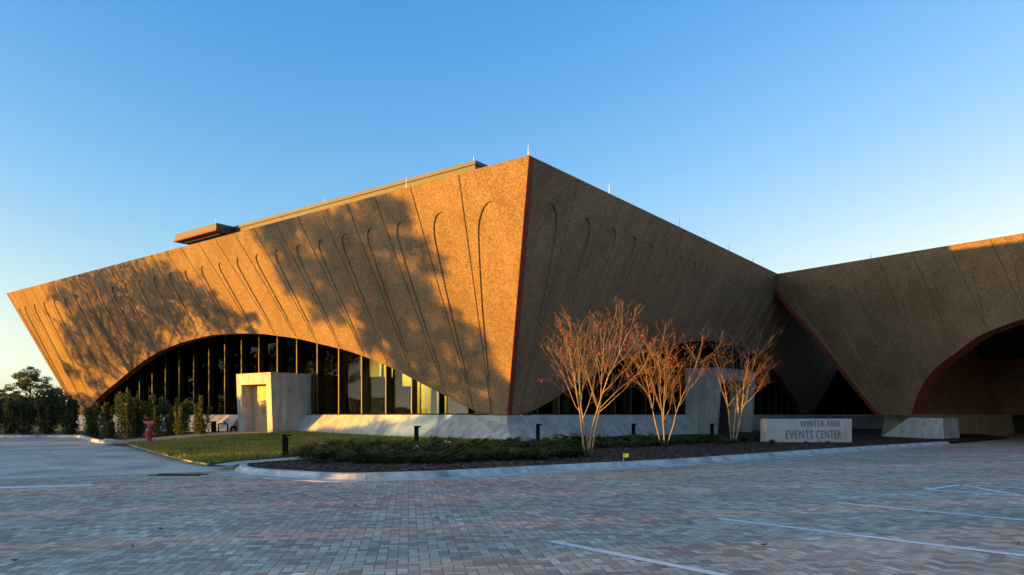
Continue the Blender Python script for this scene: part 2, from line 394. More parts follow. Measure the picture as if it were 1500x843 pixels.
def sheet(name, poly, step, h, dz, mat, kind='structure'):
    b = densify(poly, step); pts = [Vector(p) for p in b]; n = len(b)
    xs = [p[0] for p in b]; ys = [p[1] for p in b]
    y = min(ys) + step*.5
    while y < max(ys):
        x = min(xs) + step*.5
        while x < max(xs):
            if inside((x, y), poly): pts.append(Vector((x, y)))
            x += step
        y += step
    r = delaunay_2d_cdt(pts, [(i, (i+1) % n) for i in range(n)], [list(range(n))], 1, 1e-4)
    mb = MB(); mb.add([(p.x, p.y, h(p.x, p.y)+dz) for p in r[0]], [tuple(f) for f in r[2]])
    o = mb.build(name, mat); return struct(o, kind)
def flipup(o):
    me = o.data
    me.update()
    if sum(p.normal.z for p in me.polygons) < 0: me.flip_normals()
    return o

# ground, lot, driveway
mb = MB(); mb.poly([(-3000,-3000,-.12),(3000,-3000,-.12),(3000,3000,-.12),(-3000,3000,-.12)])
struct(mb.build('ground', M_FIELD))
mb = MB(); mb.poly([(-70,-30,0),(95,-30,0),(95,110,0),(-70,110,0)])
struct(mb.build('paved_lot', M_PAVE))

dl = [P3(300,692), P3(0,703)]
dd = (dl[1]-dl[0]).normalized()
drive = [P3(338,690.5).xy, dl[0].xy, dl[1].xy, (dl[1]+dd*24).xy, Vector((-66,4)), Vector((-66,44)), Vector((-28.4,41.3)), P3(118,642,hd).xy,
         P3(146,649.5,hd).xy, P3(180,651.5,hd).xy, P3(256,672.5,hd).xy, P3(300,681.5,hd).xy, P3(325,684.5,hd).xy]
drive = [tuple(p) for p in drive]
flipup(sheet('driveway', drive, 1.5, hd, .006, M_DRIVE))
# control joints sawn in the driveway
def strip_on(name, pts, wd, h, dz, mat, kind='structure', label=None):
    mb = MB(); pts = densify([tuple(Vector(p[:2])) for p in pts], .8, False)
    L_, R_ = [], []
    for i, p in enumerate(pts):
        d = (Vector(pts[min(i+1, len(pts)-1)])-Vector(pts[max(i-1, 0)])).normalized(); nrm = Vector((-d.y, d.x))
        for lst, sg in ((L_, 1), (R_, -1)):
            q = Vector(p)+nrm*sg*wd/2; lst.append((q.x, q.y, h(q.x, q.y)+dz))
    for i in range(len(pts)-1): mb.poly([R_[i], R_[i+1], L_[i+1], L_[i]])
    o = mb.build(name, mat)
    return struct(o, kind) if kind else o

def line_px(px, h=h0): return [P3(x, y, h).xy for x, y in px]
for seg in ([(0,654),(150,652.5)], [(60,651),(110,697)], [(180,653),(330,686.5)][:0] or [(0,671),(245,671.5)]):
    strip_on('driveway_joint', line_px(seg, hd), .02, hd, .0105, M_CONCD)

# ------------------------------------------------------------------ kerbs
def kerb(name, line, prof, h, flip=1):
    """line: plan polyline of the pavement edge; prof: (distance towards the planted side, z)"""
    pts = densify(cr_smooth([tuple(Vector(p)[:2]) for p in line], 4), .5, False); mb = MB(); rows = []
    for i, p in enumerate(pts):
        d = (Vector(pts[min(i+1, len(pts)-1)])-Vector(pts[max(i-1, 0)])).normalized(); nr = Vector((-d.y, d.x))*flip
        z = h(*p)
        rows.append([(p[0]+nr.x*a, p[1]+nr.y*a, z+b) for a, b in prof])
    for i in range(len(rows)-1):
        if i % 6 == 5:                              # expansion joint: tiny gap
            a, b = [Vector(q) for q in rows[i]], [Vector(q) for q in rows[i+1]]
            r2 = [tuple(q.lerp(e, .96)) for q, e in zip(a, b)]
        else: r2 = rows[i+1]
        for k in range(len(prof)-1):
            mb.poly([rows[i][k], r2[k], r2[k+1], rows[i][k+1]] if flip > 0 else [rows[i][k], rows[i][k+1], r2[k+1], r2[k]])
    for rw in (rows[0], rows[-1]): mb.poly(rw)
    return struct(mb.build(name, M_KERB))
PROF_A = [(0,-.05),(0,.008),(.42,.022),(.50,.075),(.55,.138),(.59,.152),(.71,.155),(.74,.14),(.75,-.03)]
PROF_B = [(0,-.05),(.01,.06),(.04,.135),(.08,.15),(.20,.15),(.22,.14),(.23,-.03)]
kA = [(322,693.5),(345,698),(387,701.2),(440,704.5),(500,706.5),(580,705),(667,701.7),(750,697),(833,692),(920,687),(1000,682.5),(1100,675),(1200,666.7),(1310,658.6),(1407,651.7)]
lineA = [P3(*p).xy for p in kA]
# nose returns round the end of the bed
nose = [P3(341,680.5).xy, P3(330,683.5).xy, P3(320,688.5).xy]
kerb('bed_kerb', nose + lineA, PROF_A, h0, 1)
kB = [(150,648),(180,651),(215,660),(256,672),(285,678.8),(303,681.2),(320,680),(352,676.7),(399,673),(450,668.5)]
lineB = [P3(x, y, hd).xy for x, y in kB]
kerb('lawn_kerb', lineB, PROF_B, hd, 1)
kC = [(-66,43)] and [Vector((-66,44.2)), Vector((-45,42.6)), P3(0,641.5,hd).xy, P3(60,641.5,hd).xy, P3(112,641.8,hd).xy, P3(122,643.5,hd).xy, P3(135,647.5,hd).xy, P3(150,650,hd).xy, P3(178,650.6,hd).xy]
kerb('drive_kerb', kC, PROF_B, hd, 1)

# ------------------------------------------------------------------ planted ground
innerA = []
pts = cr_smooth([tuple(p) for p in lineA], 3)
for i, p in enumerate(pts):
    d = (Vector(pts[min(i+1, len(pts)-1)])-Vector(pts[max(i-1, 0)])).normalized(); innerA.append((p[0]-d.y*.66, p[1]+d.x*.66))
bed = innerA + [(31,46),(36,60),(30,70),(0,62),(-34,62),(-40,50),(-28.4,41.9)] + [tuple(p) for p in (P3(110,641,hd).xy, P3(122,642.5,hd).xy, P3(150,648.5,hd).xy)]
bb = [tuple(Vector(p)) for p in lineB]
ib = []
for i, p in enumerate(bb):
    d = (Vector(bb[min(i+1, len(bb)-1)])-Vector(bb[max(i-1, 0)])).normalized(); ib.append((p[0]-d.y*.12, p[1]+d.x*.12))
bed += ib[1:7] + [tuple(P3(336,683.5).xy), tuple(P3(345,684).xy)]
flipup(sheet('planting_bed', bed, 1.0, hl, -.005, M_MULCH))
flipup(sheet('far_lawn', [(-66,44.4),(-45,42.8),(-28.4,41.8),(-24.2,41.9),(-30,52),(-36,60),(-36,140),(-160,140),(-160,44.4)], 4, lambda x,y: .36, .0, M_LAWN))
lawn_px = [(186,650.5),(215,658.8),(256,670.5),(285,677),(303,679.3),(320,678.3),(352,675),(399,671.3),(450,667),(520,665),(600,661),(680,657),(745,652.5),(765,650)]
lawn = [G(x, y, hl) for x, y in lawn_px] + [(.4,29.0),(-.6,29.2)] + [(-.195-.795*s-.606*.8, 30+.606*s-.795*.8) for s in (4,8,12,15.5)] + [G(398,636,hl), G(300,640.5,hl), G(240,647,hl)]
flipup(sheet('lawn', lawn, .8, hl, .012, M_LAWN))
flipup(sheet('sidewalk', [G(x, y, hl) for x, y in [(312,681.8),(345,677.2),(399,673.2),(450,669.2),(540,665.5),(620,661.5),(620,665),(540,669.5),(450,673.5),(395,677.3),(353,681),(334,684.5)]], .8, hl, .02, M_WALK))
flipup(sheet('entry_path', [G(x, y, hl) for x, y in [(150,648.5),(182,650.3),(240,646.6),(300,640),(360,636.2),(402,635.2),(398,632.8),(346,632.8),(300,635),(240,641),(180,645.5)]], .8, hl, .028, M_PATH))
flipup(sheet('side_path', [G(x, y, hl) for x, y in [(336,641.8),(400,639),(470,642.8),(540,646.3),(530,649),(450,647),(400,644)]], .8, hl, .024, M_WALK))

# ------------------------------------------------------------------ main building
UL = Vector((-.795,.6066,0)).normalized(); UR = Vector((UL.y, -UL.x, 0))*1.0
UR = Vector((.6066,.795,0)).normalized()
B0 = Vector((-.195,30,0)); ZB, ZT = 1.5, 10.1; HW = ZT-ZB; LEAN = 4.02; SL = math.hypot(HW, LEAN)
LA, LB = 40.1, 44.0                       # base lengths along UL and UR
TA0, TA1 = -LEAN, 41.7; TB1 = LB+LEAN

class Plane:                              # leaning wall: t along the base, v up the slope
    def __init__(s, o, dr, nout, lean): s.o, s.d, s.n, s.lean = o, dr, nout, lean; s.sl = math.hypot(HW, lean)
    def p(s, t, v, inn=0.0):              # inn: pushed along the true face normal (inwards)
        wv = v/s.sl
        q = s.o + s.d*t + s.n*(s.lean*wv); q = Vector((q.x, q.y, ZB+HW*wv))
        if inn: q -= (s.n*HW/s.sl - Vector((0,0,s.lean/s.sl)))*inn
        return q
    def hit(s, px, py):                   # photo ray -> (t, v)
        dr = Vector(((px-CX)/F, 1, -(py-HY)/F)); up = (s.n*s.lean + Vector((0,0,HW)))
        o = s.o + Vector((0,0,ZB)); nrm = s.d.cross(up)
        k = (o-Vector((0,0,EYE))).dot(nrm)/dr.dot(nrm); q = Vector((0,0,EYE))+dr*k - o
        return q.dot(s.d), q.dot(up)/up.length

PLW = Plane(B0, UL, -UR, LEAN)            # sunlit facade
PRW = Plane(B0, UR, -UL, LEAN)            # shaded facade

# arch of the sunlit facade, read off the photo
arch_px = [(142,585),(171,560),(199.5,537),(228,518),(256,505.6),(285,497),(313,491),(350,489),(381,489.3),(410,492.8),(438,497),(472,505),(501,512),(529.4,521),(558,532.6),(586,545.5),(615,561),(643,575),(677.6,594),(700,604)]
archL = sorted(PLW.hit(*p) for p in arch_px)
foot_l = archL[0][0]-.35
archL = [(foot_l, 0.0)] + archL[1 if archL[0][1] < .2 else 0:]
a_end = archL[-1]; a_prev = archL[-3]
slope = (a_prev[1]-a_end[1])/(a_end[0]-a_prev[0])
archL.append((min(a_end[0]+a_end[1]/max(slope, .2), LA-1.5), 0.0))
archL = cr_smooth(archL, 3)
archL = [(t_, max(v_, 0.0)) for t_, v_ in archL]
A0, A1 = archL[0][0], archL[-1][0]
# the shaded facade carries the same arch, a little longer
RA0, RA1 = A0, 40.5
archR = [(RA0+(t_-A0)*(RA1-RA0)/(A1-A0), v_) for t_, v_ in archL]
# panel joints: tops and slopes read off the photo
tops = [671.9,600.8,548,508,469.8,435.6,402.8,371.5,343,314.6,290.4,264.8,243.4,220.6]
sl_x = [10,50,150,250,315,343,371,403,436,470,508,548,601,672]
sl_y = [.545,.53,.555,.61,.63,.60,.557,.52,.483,.437,.386,.364,.286,.137]
jt = []
for px in tops:
    py = 228+.264*(775-px)
    jt.append((PLW.hit(px, py)[0], px))
t_ = jt[-1][0]
while t_ < TA1-2.4:
    t_ += 1.62
    q = PLW.p(t_, SL); jt.append((t_, CX+F*q.x/q.y))
joints = []
for t_, px in jt:
    q = PLW.p(t_, SL*.999); py = HY-F*(q.z-EYE)/q.y
    k = float(np.interp(px, sl_x, sl_y)); tb, vb = PLW.hit(px+k*100, py+100)
    tt, vt = PLW.hit(px, py)
    joints.append((tt, (tt-tb)/(vt-vb)))     # t at the top, dt/dv
def arch_v(arch, t_): return float(np.interp(t_, [a for a,_ in arch], [b for _,b in arch], left=0, right=0))

def wall_mesh(pl, t_top0, t_top1, L_base, arch, jts, thick, seedz=0, loops=True, mats=(0,1), looptop=1.15):
    """outer face with sunk joints and U-shaped recesses, reveals, inner face"""
    V = []; E = []; D = []                       # 2-D verts, edges, depth
    def addp(p, d=0.0): V.append(Vector(p)); D.append(d); return len(V)-1
    S = pl.sl
    outline = [(0,0), (t_top0, S), (t_top1, S), (L_base, 0)] + ([a for a in reversed(arch)] if arch else [])
    outline = densify(outline, 1.2)
    oi = [addp(p) for p in outline]; n = len(oi)
    E += [(oi[i], oi[(i+1) % n]) for i in range(n)]
    xa = lambda tt, k, v: tt+k*(v-S)
    def bottom(tt, k):
        v = S
        while v > .06:
            v -= .05
            if arch and v <= arch_v(arch, xa(tt, k, v))+.04: return v+.03
        return .06
    bots = []
    for tt, k in jts:
        vb = bottom(tt, k); bots.append(vb)
        for off, dp in ((-.026, 0), (0, .042), (.026, 0)):
            prev = None; m = 14
            for q in range(m+1):
                v = S-.012 + (vb-S+.012)*q/m
                i = addp((xa(tt, k, v)+off, v), dp if 0 < q < m else dp*.8)
                if prev is not None: E.append((prev, i))
                prev = i
    if loops:
        bnd = [(t_top0, -t_top0/S*-1)] if False else []
        js = [(t_top0+.25, (t_top0)/S)] + list(jts) + [(t_top1-.25, (t_top1-L_base)/S)]
        for q in range(len(js)-1):
            (ta, ka), (tb, kb) = js[q], js[q+1]
            if tb-ta < .7: continue
            vb = max(bottom(ta, ka), bottom(tb, kb))+.12
            vt = S-looptop
            if vt-vb < 1.5: continue
            for inset, dp in ((0, 0), (.025, .045)):
                left = []; right = []; m = 14
                Wt = (xa(tb,kb,vt)-xa(ta,ka,vt))
                for s_ in range(m+1):
                    f = s_/m; v = vb+inset+(vt-Wt*.42-vb)*f
                    xl, xr = xa(ta,ka,v), xa(tb,kb,v); wd = xr-xl
                    mg = (.07+.15*f**1.5)*wd+inset
                    dpf = dp*min(1, f*4)
                    left.append((xl+mg, v, dpf)); right.append((xr-mg, v, dpf))
                xl, xr, v = left[-1][0], right[-1][0], left[-1][1]; r = (xr-xl)/2; c = (xl+xr)/2
                kk = (ka+kb)/2; rise = Wt*.42-2*inset
                arc = []
                for s_ in range(1, 12):
                    a = math.pi*s_/12; dv = math.sin(a)*rise
                    arc.append((c-r*math.cos(a)+kk*dv, v+dv, dp))
                loop = left+arc+right[::-1]
                ids = [addp((a, b), d) for a, b, d in loop]; m2 = len(ids)
                E += [(ids[i], ids[(i+1) % m2]) for i in range(m2)]
    r = delaunay_2d_cdt(V, E, [oi], 1, 1e-5)
    dep = []
    for i, src in enumerate(r[3]): dep.append(max([D[s] for s in src], default=0) if src else 0)
    # interior points of a recess that CDT might have created stay at 0; triangles inside loops only touch loop verts
    mb = MB()
    mb.add([pl.p(p.x, p.y, dep[i]) for i, p in enumerate(r[0])], [tuple(f) for f in r[2]], 0)
    def inn(p):                                  # inner face, mitred at both upright edges
        lo = t_top0*p[1]/S + thick + .01; hi = L_base + (t_top1-L_base)*p[1]/S - thick - .01
        return pl.p(min(max(p[0], lo), hi), p[1]) - pl.n*thick
    r2 = delaunay_2d_cdt([Vector(p) for p in outline], [(i, (i+1) % n) for i in range(n)], [list(range(n))], 1, 1e-5)
    mb.add([inn((p.x, p.y)) for p in r2[0]], [tuple(reversed(f)) for f in r2[2]], 0)
    for i in range(n):
        a, b = outline[i], outline[(i+1) % n]
        top = a[1] > S-.01 and b[1] > S-.01
        mb.poly([pl.p(*a), inn(a), inn(b), pl.p(*b)], mats[0] if top else mats[1])
    return mb

bldg = thing('events_building', 'large rose-brown concrete hall with outward leaning walls, tall corner and arched window walls', 'building', (-4, 47, .4))
wl = wall_mesh(PLW, TA0, TA1, LA, archL, joints, .45).build('facade_wall', [M_WALL, M_RED], bldg)
wl['label'] = 'sunlit leaning facade with arched window wall and tree shadows'
wr = wall_mesh(PRW, -LEAN, TB1, LB, archR, [(a, b) for a, b in joints if a < TB1-3], .45).build('facade_wall', [M_WALL, M_RED], bldg)
wr['label'] = 'shaded leaning facade behind the bare trees'
# closing walls at the back
for o_, dr, nn, Lb, t0_, t1_, ln in ((B0+UL*LA, UR, UL, LB, -LEAN, LB+LEAN, 1.6), (B0+UR*LB, UL, UR, LA, -LEAN, LA+1.6, LEAN)):
    pl = Plane(o_, dr, nn, ln)
    wall_mesh(pl, t0_, t1_, Lb, None, [], .45, loops=False).build('facade_wall', [M_WALL, M_RED], bldg)
# roof and raised monitor
def LP(a, b, z): q = B0+UL*a+UR*b; return Vector((q.x, q.y, z))
mb = MB(); mb.hexa([LP(TA0+.5,-LEAN+.5,9.7), LP(TA0+.5,TB1-.5,9.7), LP(TA1-.5,TB1-.5,9.7), LP(TA1-.5,-LEAN+.5,9.7)],
                   [LP(TA0+.5,-LEAN+.5,9.95), LP(TA0+.5,TB1-.5,9.95), LP(TA1-.5,TB1-.5,9.95), LP(TA1-.5,-LEAN+.5,9.95)])
mb.build('roof', M_ROOF, bldg)
def rbox(mb, a0, a1, b0, b1, z0, z1, mi=0):
    mb.hexa([LP(a0,b0,z0), LP(a1,b0,z0), LP(a1,b1,z0), LP(a0,b1,z0)], [LP(a0,b0,z1), LP(a1,b0,z1), LP(a1,b1,z1), LP(a0,b1,z1)], mi)
C0 = -LEAN                                        # s measured from the top corner
mb = MB(); rbox(mb, C0+4.87, C0+25.5, -1.02, 14, 9.97, 11.6); 
mon = mb.build('roof_monitor', M_ROOFM, bldg)
mb = MB(); rbox(mb, C0+4.80, C0+25.57, -1.09, 14.1, 11.6, 11.75); mb.build('coping', M_ROOFM, mon)
mb = MB(); rbox(mb, C0+22.15, C0+26.44, -2.02, 5, 11.45, 11.78); can = mb.build('roof_canopy', [M_ROOFM], bldg)
mb = MB(); rbox(mb, C0+22.1, C0+26.49, -2.07, 5.05, 11.36, 11.447); mb.build('canopy_trim', [M_RED], can)
mb = MB(); rbox(mb, C0+22.5, C0+26.1, -1.6, 4.8, 11.30, 11.355); mb.build('canopy_soffit', [M_INT], can)
# lightning rods on the parapets and the monitor
def rod(base, hh, par):
    mb = MB(); mb.tube([base, base+Vector((0,0,hh*.45)), base+Vector((0,0,hh))], [.022,.016,.006], 6)
    mb.lathe(base-Vector((0,0,.01)), [(.05,0),(.05,.03),(.025,.05)], 8); mb.build('lightning_rod', M_ROD, par)
for px in (899,1001,1073,1108):
    k = (px-CX)/F; s_ = (.566-24.4*k)/(-.6066+.795*k); rod(PRW.p(C0+s_, SL)-PRW.n*.2, .52, bldg)
rod(LP(C0+.25, C0+.3, ZT), .5, bldg)
for px in (590, 447, 246):
    k = (px-CX)/F; s_ = (.566-24.4*k)/(.795+.6066*k); rod(PLW.p(C0+s_, SL)-PLW.n*.2, .5, bldg)
rod(LP(C0+5.0, -.95, 11.75), .25, mon); rod(LP(C0+14.5, -.9, 11.75), .3, mon); rod(LP(C0+22.4, -1.9, 11.78), .3, can)
# red corner strips
def edge_strip(pl, t_top, t_bot, wd, name, par):
    mb = MB(); n = 10; a = []
    for i in range(n+1):
        v = pl.sl*i/n; tt = t_bot+(t_top-t_bot)*i/n; a.append((tt, v))
    for i in range(n):
        (ta, va), (tb, vb) = a[i], a[i+1]
        o0, o1 = -.012, .05
        mb.hexa([pl.p(ta-.004,va,o0), pl.p(ta+wd,va,o0), pl.p(ta+wd,va,o1), pl.p(ta-.004,va,o1)],
                [pl.p(tb-.004,vb,o0), pl.p(tb+wd,vb,o0), pl.p(tb+wd,vb,o1), pl.p(tb-.004,vb,o1)])
    return mb.build(name, M_RED, par)
edge_strip(PRW, -LEAN, 0, .30, 'corner_trim', bldg)
edge_strip(PLW, TA1, LA, -.10, 'corner_trim', bldg)

# window walls: fins and panes
def glazing(pl, arch, name_par, off=.3, first=.9, step=1.68, skip=None):
    a0, a1 = arch[0][0], arch[-1][0]
    def q(t_, out, z): p = pl.o+pl.d*t_+pl.n*out; return Vector((p.x, p.y, z))
    ts = list(np.arange(a0+first, a1-.3, step))
    zt = lambda t_: ZB+HW*arch_v(arch, t_)/pl.sl
    for t_ in ts:
        z1 = zt(t_)+.75
        if skip and skip[0] < t_ < skip[1]: continue
        mb = MB(); wv = .024
        mb.hexa([q(t_-wv,-off,1.545), q(t_+wv,-off,1.545), q(t_+wv,.02,1.545), q(t_-wv,.02,1.545)], [q(t_-wv,-off,z1), q(t_+wv,-off,z1), q(t_+wv,.02,z1), q(t_-wv,.02,z1)])
        f = mb.build('window_fin', M_DARKM, bldg)
        mb = MB()
        mb.hexa([q(t_-wv-.004,.022,1.546), q(t_+wv+.004,.022,1.546), q(t_+wv+.004,.062,1.546), q(t_-wv-.004,.062,1.546)], [q(t_-wv-.004,.022,z1), q(t_+wv+.004,.022,z1), q(t_+wv+.004,.062,z1), q(t_-wv-.004,.062,z1)])
        mb.build('lit_fin_edge', M_FINLIT, f)
    tb = [a0+.1]+ts+[a1-.1]
    for i in range(len(tb)-1):
        ta, te = tb[i]+.047, tb[i+1]-.047; z1 = max(zt(ta), zt(te), zt((ta+te)/2))+.7
        mb = MB(); mb.hexa([q(ta,-off+.05,1.56), q(te,-off+.05,1.56), q(te,-off+.07,1.56), q(ta,-off+.07,1.56)], [q(ta,-off+.05,z1), q(te,-off+.05,z1), q(te,-off+.07,z1), q(ta,-off+.07,z1)])
        mb.build('window_pane', M_GLASS, bldg)
    mb = MB(); mb.hexa([q(a0-.2,-.42,1.503), q(a1+.2,-.42,1.503), q(a1+.2,.075,1.503), q(a0-.2,.075,1.503)], [q(a0-.2,-.42,1.542), q(a1+.2,-.42,1.542), q(a1+.2,.075,1.542), q(a0-.2,.075,1.542)])
    mb.build('window_sill', M_DARKM, bldg)
glazing(PLW, archL, bldg)
glazing(PRW, archR, bldg)

# interior: floor, core, ceiling, yellow linings near the corner
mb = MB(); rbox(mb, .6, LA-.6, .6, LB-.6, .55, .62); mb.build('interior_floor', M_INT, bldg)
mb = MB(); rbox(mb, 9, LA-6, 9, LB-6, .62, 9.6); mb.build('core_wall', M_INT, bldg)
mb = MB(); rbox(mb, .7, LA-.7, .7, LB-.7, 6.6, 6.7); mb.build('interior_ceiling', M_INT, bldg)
mb = MB(); rbox(mb, 2.6, 2.8, 2.2, LB-3, .625, 6.595); mb.build('sun_blocking_partition', M_INT, bldg)  # unseen wall added to stop sun crossing the hall to the shelter
mb = MB(); rbox(mb, 4.0, LA-4, 6.0, 6.2, .625, 6.595); mb.build('sun_blocking_partition', M_INT, bldg)

# plinth
def plinth(pl, segs, name):
    mb = MB()
    def q(t_, out, z): p = pl.o+pl.d*t_+pl.n*out; return Vector((p.x, p.y, z))
    for (t0_, t1_) in segs:
        n = max(1, int((t1_-t0_)/1.5)); prev = None
        for i in range(n+1):
            t_ = t0_+(t1_-t0_)*i/n; f = q(t_, .92, 0); zf = hl(f.x, f.y)-.12; f.z = zf
            row = [q(t_,-.55,1.5), q(t_,.085,1.5), q(t_,.10,1.48), f, q(t_,-.55,zf)]
            if prev:
                for k in range(5): mb.poly([prev[k], row[k], row[(k+1)%5], prev[(k+1)%5]])
            else: mb.poly(row)
            prev = row
        mb.poly(prev[::-1])
    return mb.build(name, M_CONC, bldg)
def plan_t(px, pl, out=0.0):
    k = (px-CX)/F; o = pl.o+pl.n*out
    return (k*o.y-o.x)/(pl.d.x-k*pl.d.y)
pa = plan_t(442, PLW, 0.1); pb = plan_t(352, PLW, .1)
ta_ = plan_t(691.6, PLW, .1); te_ = plan_t(779.5, PRW, .1)
plinth(PLW, [(ta_, pa+.05)], 'plinth'); plinth(PLW, [(pb, LA-.2)], 'plinth')
qa = plan_t(1010, PRW, .1); qb = plan_t(1100, PRW, .1)
plinth(PRW, [(te_, qa-.02)], 'plinth'); plinth(PRW, [(qb, LB-.2)], 'plinth')
# faceted corner of the plinth
def qq(pl, t_, out, z): p = pl.o+pl.d*t_+pl.n*out; return Vector((p.x, p.y, z))
zc = .42
A = qq(PLW, ta_, .10, 1.48); Bf = qq(PLW, ta_, .92, zc-.12); E_ = qq(PRW, te_, .10, 1.48); Ff = qq(PRW, te_, .92, zc-.12)
Cc = B0+(-UR-UL)*.80; Cc.z = zc-.10
Dd = B0+(-UR-UL)*.02; Dd.z = 1.10; Dt = Dd.copy(); Dt.z = 1.47
Ai = qq(PLW, ta_, -.55, 1.48); Ei = qq(PRW, te_, -.55, 1.48)
mb = MB(); mb.poly([A, Bf, Cc]); mb.poly([A, Cc, Dd]); mb.poly([Dd, Cc, E_]); mb.poly([E_, Cc, Ff])
mb.poly([A, Dd, Dt]); mb.poly([Dd, E_, Dt]); mb.poly([A, Dt, Ai]); mb.poly([Dt, E_, Ei]); mb.poly([Dt, Ei, B0+UL*.8+UR*.8+Vector((0,0,1.48)), Ai])
mb.build('plinth_corner', M_CONC, bldg)

# entrance portals
def portal(pl, tc0, tc1, out, z0, z1, fr, lean, door_in, dm):
    """square concrete hood standing out of the plinth; tc: outer ends along the wall"""
    def q(t_, o_, z): return qq(pl, t_, o_, z)
    mb = MB(); i0, i1, zi = tc0+fr, tc1-fr, z1-fr*1.35
    def slab(t0_, t1_, za, zb):
        oa, ob = out+lean*(za-z0)/(z1-z0), out+lean*(zb-z0)/(z1-z0)
        mb.hexa([q(t0_,-.5,za), q(t1_,-.5,za), q(t1_,oa,za), q(t0_,oa,za)], [q(t0_,-.5,zb), q(t1_,-.5,zb), q(t1_,ob,zb), q(t0_,ob,zb)])
    slab(tc0, i0, z0-.1, zi); slab(i1, tc1, z0-.1, zi); slab(tc0, tc1, zi+.0005, z1)
    p = mb.build('entrance_portal', M_CONC, bldg)
    mb = MB(); dz = zi-.06; mid = (i0+i1)/2; dp = out-door_in
    for a, b in ((i0+.02, mid-.006), (mid+.006, i1-.02)):
        mb.hexa([q(a,dp-.06,z0+.02), q(b,dp-.06,z0+.02), q(b,dp,z0+.02), q(a,dp,z0+.02)], [q(a,dp-.06,dz), q(b,dp-.06,dz), q(b,dp,dz), q(a,dp,dz)])
    d = mb.build('door', dm, p)
    mb = MB()
    for sg in (-1, 1): mb.tube([q(mid+sg*.09,dp+.05,z0+.95), q(mid+sg*.09,dp+.05,z0+1.3)], .014, 6)
    mb.build('handle', M_BLACK, p)
    mb = MB(); mb.hexa([q(i0+.1,dp+.01,zi-.13), q(i0+.75,dp+.01,zi-.13), q(i0+.75,dp+.11,zi-.13), q(i0+.1,dp+.11,zi-.13)], [q(i0+.1,dp+.01,zi-.06), q(i0+.75,dp+.01,zi-.06), q(i0+.75,dp+.11,zi-.06), q(i0+.1,dp+.11,zi-.06)])
    mb.build('door_closer', M_BLACK, p)
    return p
OUTL = 2.05
tl0 = plan_t(399.5, PLW, OUTL); tl1 = plan_t(349, PLW, OUTL)
p1 = portal(PLW, tl0, tl1, OUTL, .62, 3.60, .42, .12, .55, M_DOOR); p1['label'] = 'pale concrete entrance hood with tan double door'
OUTR = 1.85
tr0 = plan_t(1047, PRW, OUTR); tr1 = plan_t(1102, PRW, OUTR)
p2 = portal(PRW, tr0, tr1, OUTR, .40, 4.25, .50, .25, 1.3, M_INT); p2['label'] = 'grey concrete entrance hood with dark doors behind a bare tree'

# yellow linings seen through the panes near the corner
def ypanel(pl, px0, px1, py0, py1, back, taper=0):
    t0_, t1_ = plan_t(px1, pl, -back), plan_t(px0, pl, -back)
    ym = (pl.o+pl.d*(t0_+t1_)/2-pl.n*back).y
    z0, z1 = EYE-(py1-HY)*ym/F, EYE-(py0-HY)*ym/F
    mb = MB(); dt = (t1_-t0_)*taper
    mb.hexa([qq(pl,t0_+dt,-back-.15,z0), qq(pl,t1_-dt*.3,-back-.15,z0), qq(pl,t1_-dt*.3,-back,z0), qq(pl,t0_+dt,-back,z0)],
            [qq(pl,t0_,-back-.15,z1), qq(pl,t1_,-back-.15,z1), qq(pl,t1_,-back,z1), qq(pl,t0_,-back,z1)])
    mb.build('yellow_lining', M_GOLD, bldg)
for a in ((589,603,530,566), (606.5,614,535,606), (617,629,540,606), (640,655,560,606), (541,557,515,552), (562,573,515,553), (527,535,515,551)):
    ypanel(PLW, a[0], a[1], a[2], a[3], 1.6, .12)
M_LAMP = bpy.data.materials.new('lamp_glow'); M_LAMP.use_nodes = True
_b = M_LAMP.node_tree.nodes['Principled BSDF']; _b.inputs['Emission Color'].default_value = (1,.9,.5,1); _b.inputs['Emission Strength'].default_value = 2.0
for a_, b_ in ((4.2,.55),(7.2,.55)):
    p_ = LP(a_, b_, 5.75); mb = MB(); mb.lathe(p_, [(.06,-.02),(.12,0),(.12,.22),(.03,.24)], 12); mb.tube([p_+Vector((0,0,.24)), p_+Vector((0,0,.86))], .015, 6)
    lm = mb.build('ceiling_lamp', M_LAMP, bldg)
    pl_ = bpy.data.lights.new('lamp_light', 'SPOT'); pl_.energy = 520; pl_.color = (1,.88,.45); pl_.shadow_soft_size = .08; pl_.spot_size = R(118); pl_.spot_blend = .5
    po = bpy.data.objects.new('lamp_light', pl_); COL.objects.link(po); po.location = p_-Vector((0,0,.12))
    po.rotation_euler = (LP(a_, 2.4, 3.0)-p_).to_track_quat('-Z', 'Y').to_euler()
ypanel(PRW, 828, 834, 560, 605, 1.4); ypanel(PRW, 914, 919, 560, 605, 1.4)

# ------------------------------------------------------------------ link between the two buildings
link = thing('link_building', 'dark glazed link set back between the large hall and the arched entrance shelter', 'building', (24, 67, .2))
lk0, lk1 = Vector((19.5,66.5,0)), Vector((40,62,0)); ld = (lk1-lk0).normalized(); ln = Vector((ld.y,-ld.x,0))
def lq(s_, o_, z): p = lk0+ld*s_+ln*o_; return Vector((p.x, p.y, z))
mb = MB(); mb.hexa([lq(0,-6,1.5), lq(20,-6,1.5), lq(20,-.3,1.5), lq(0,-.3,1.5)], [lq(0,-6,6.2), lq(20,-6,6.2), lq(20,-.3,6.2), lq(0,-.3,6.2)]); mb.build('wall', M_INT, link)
mb = MB(); mb.hexa([lq(-.2,-6,-.1), lq(20.2,-6,-.1), lq(20.2,.1,-.1), lq(-.2,.1,-.1)], [lq(-.2,-6,1.4985), lq(20.2,-6,1.4985), lq(20.2,0,1.4985), lq(-.2,0,1.4985)]); mb.build('plinth', M_CONCD, link)
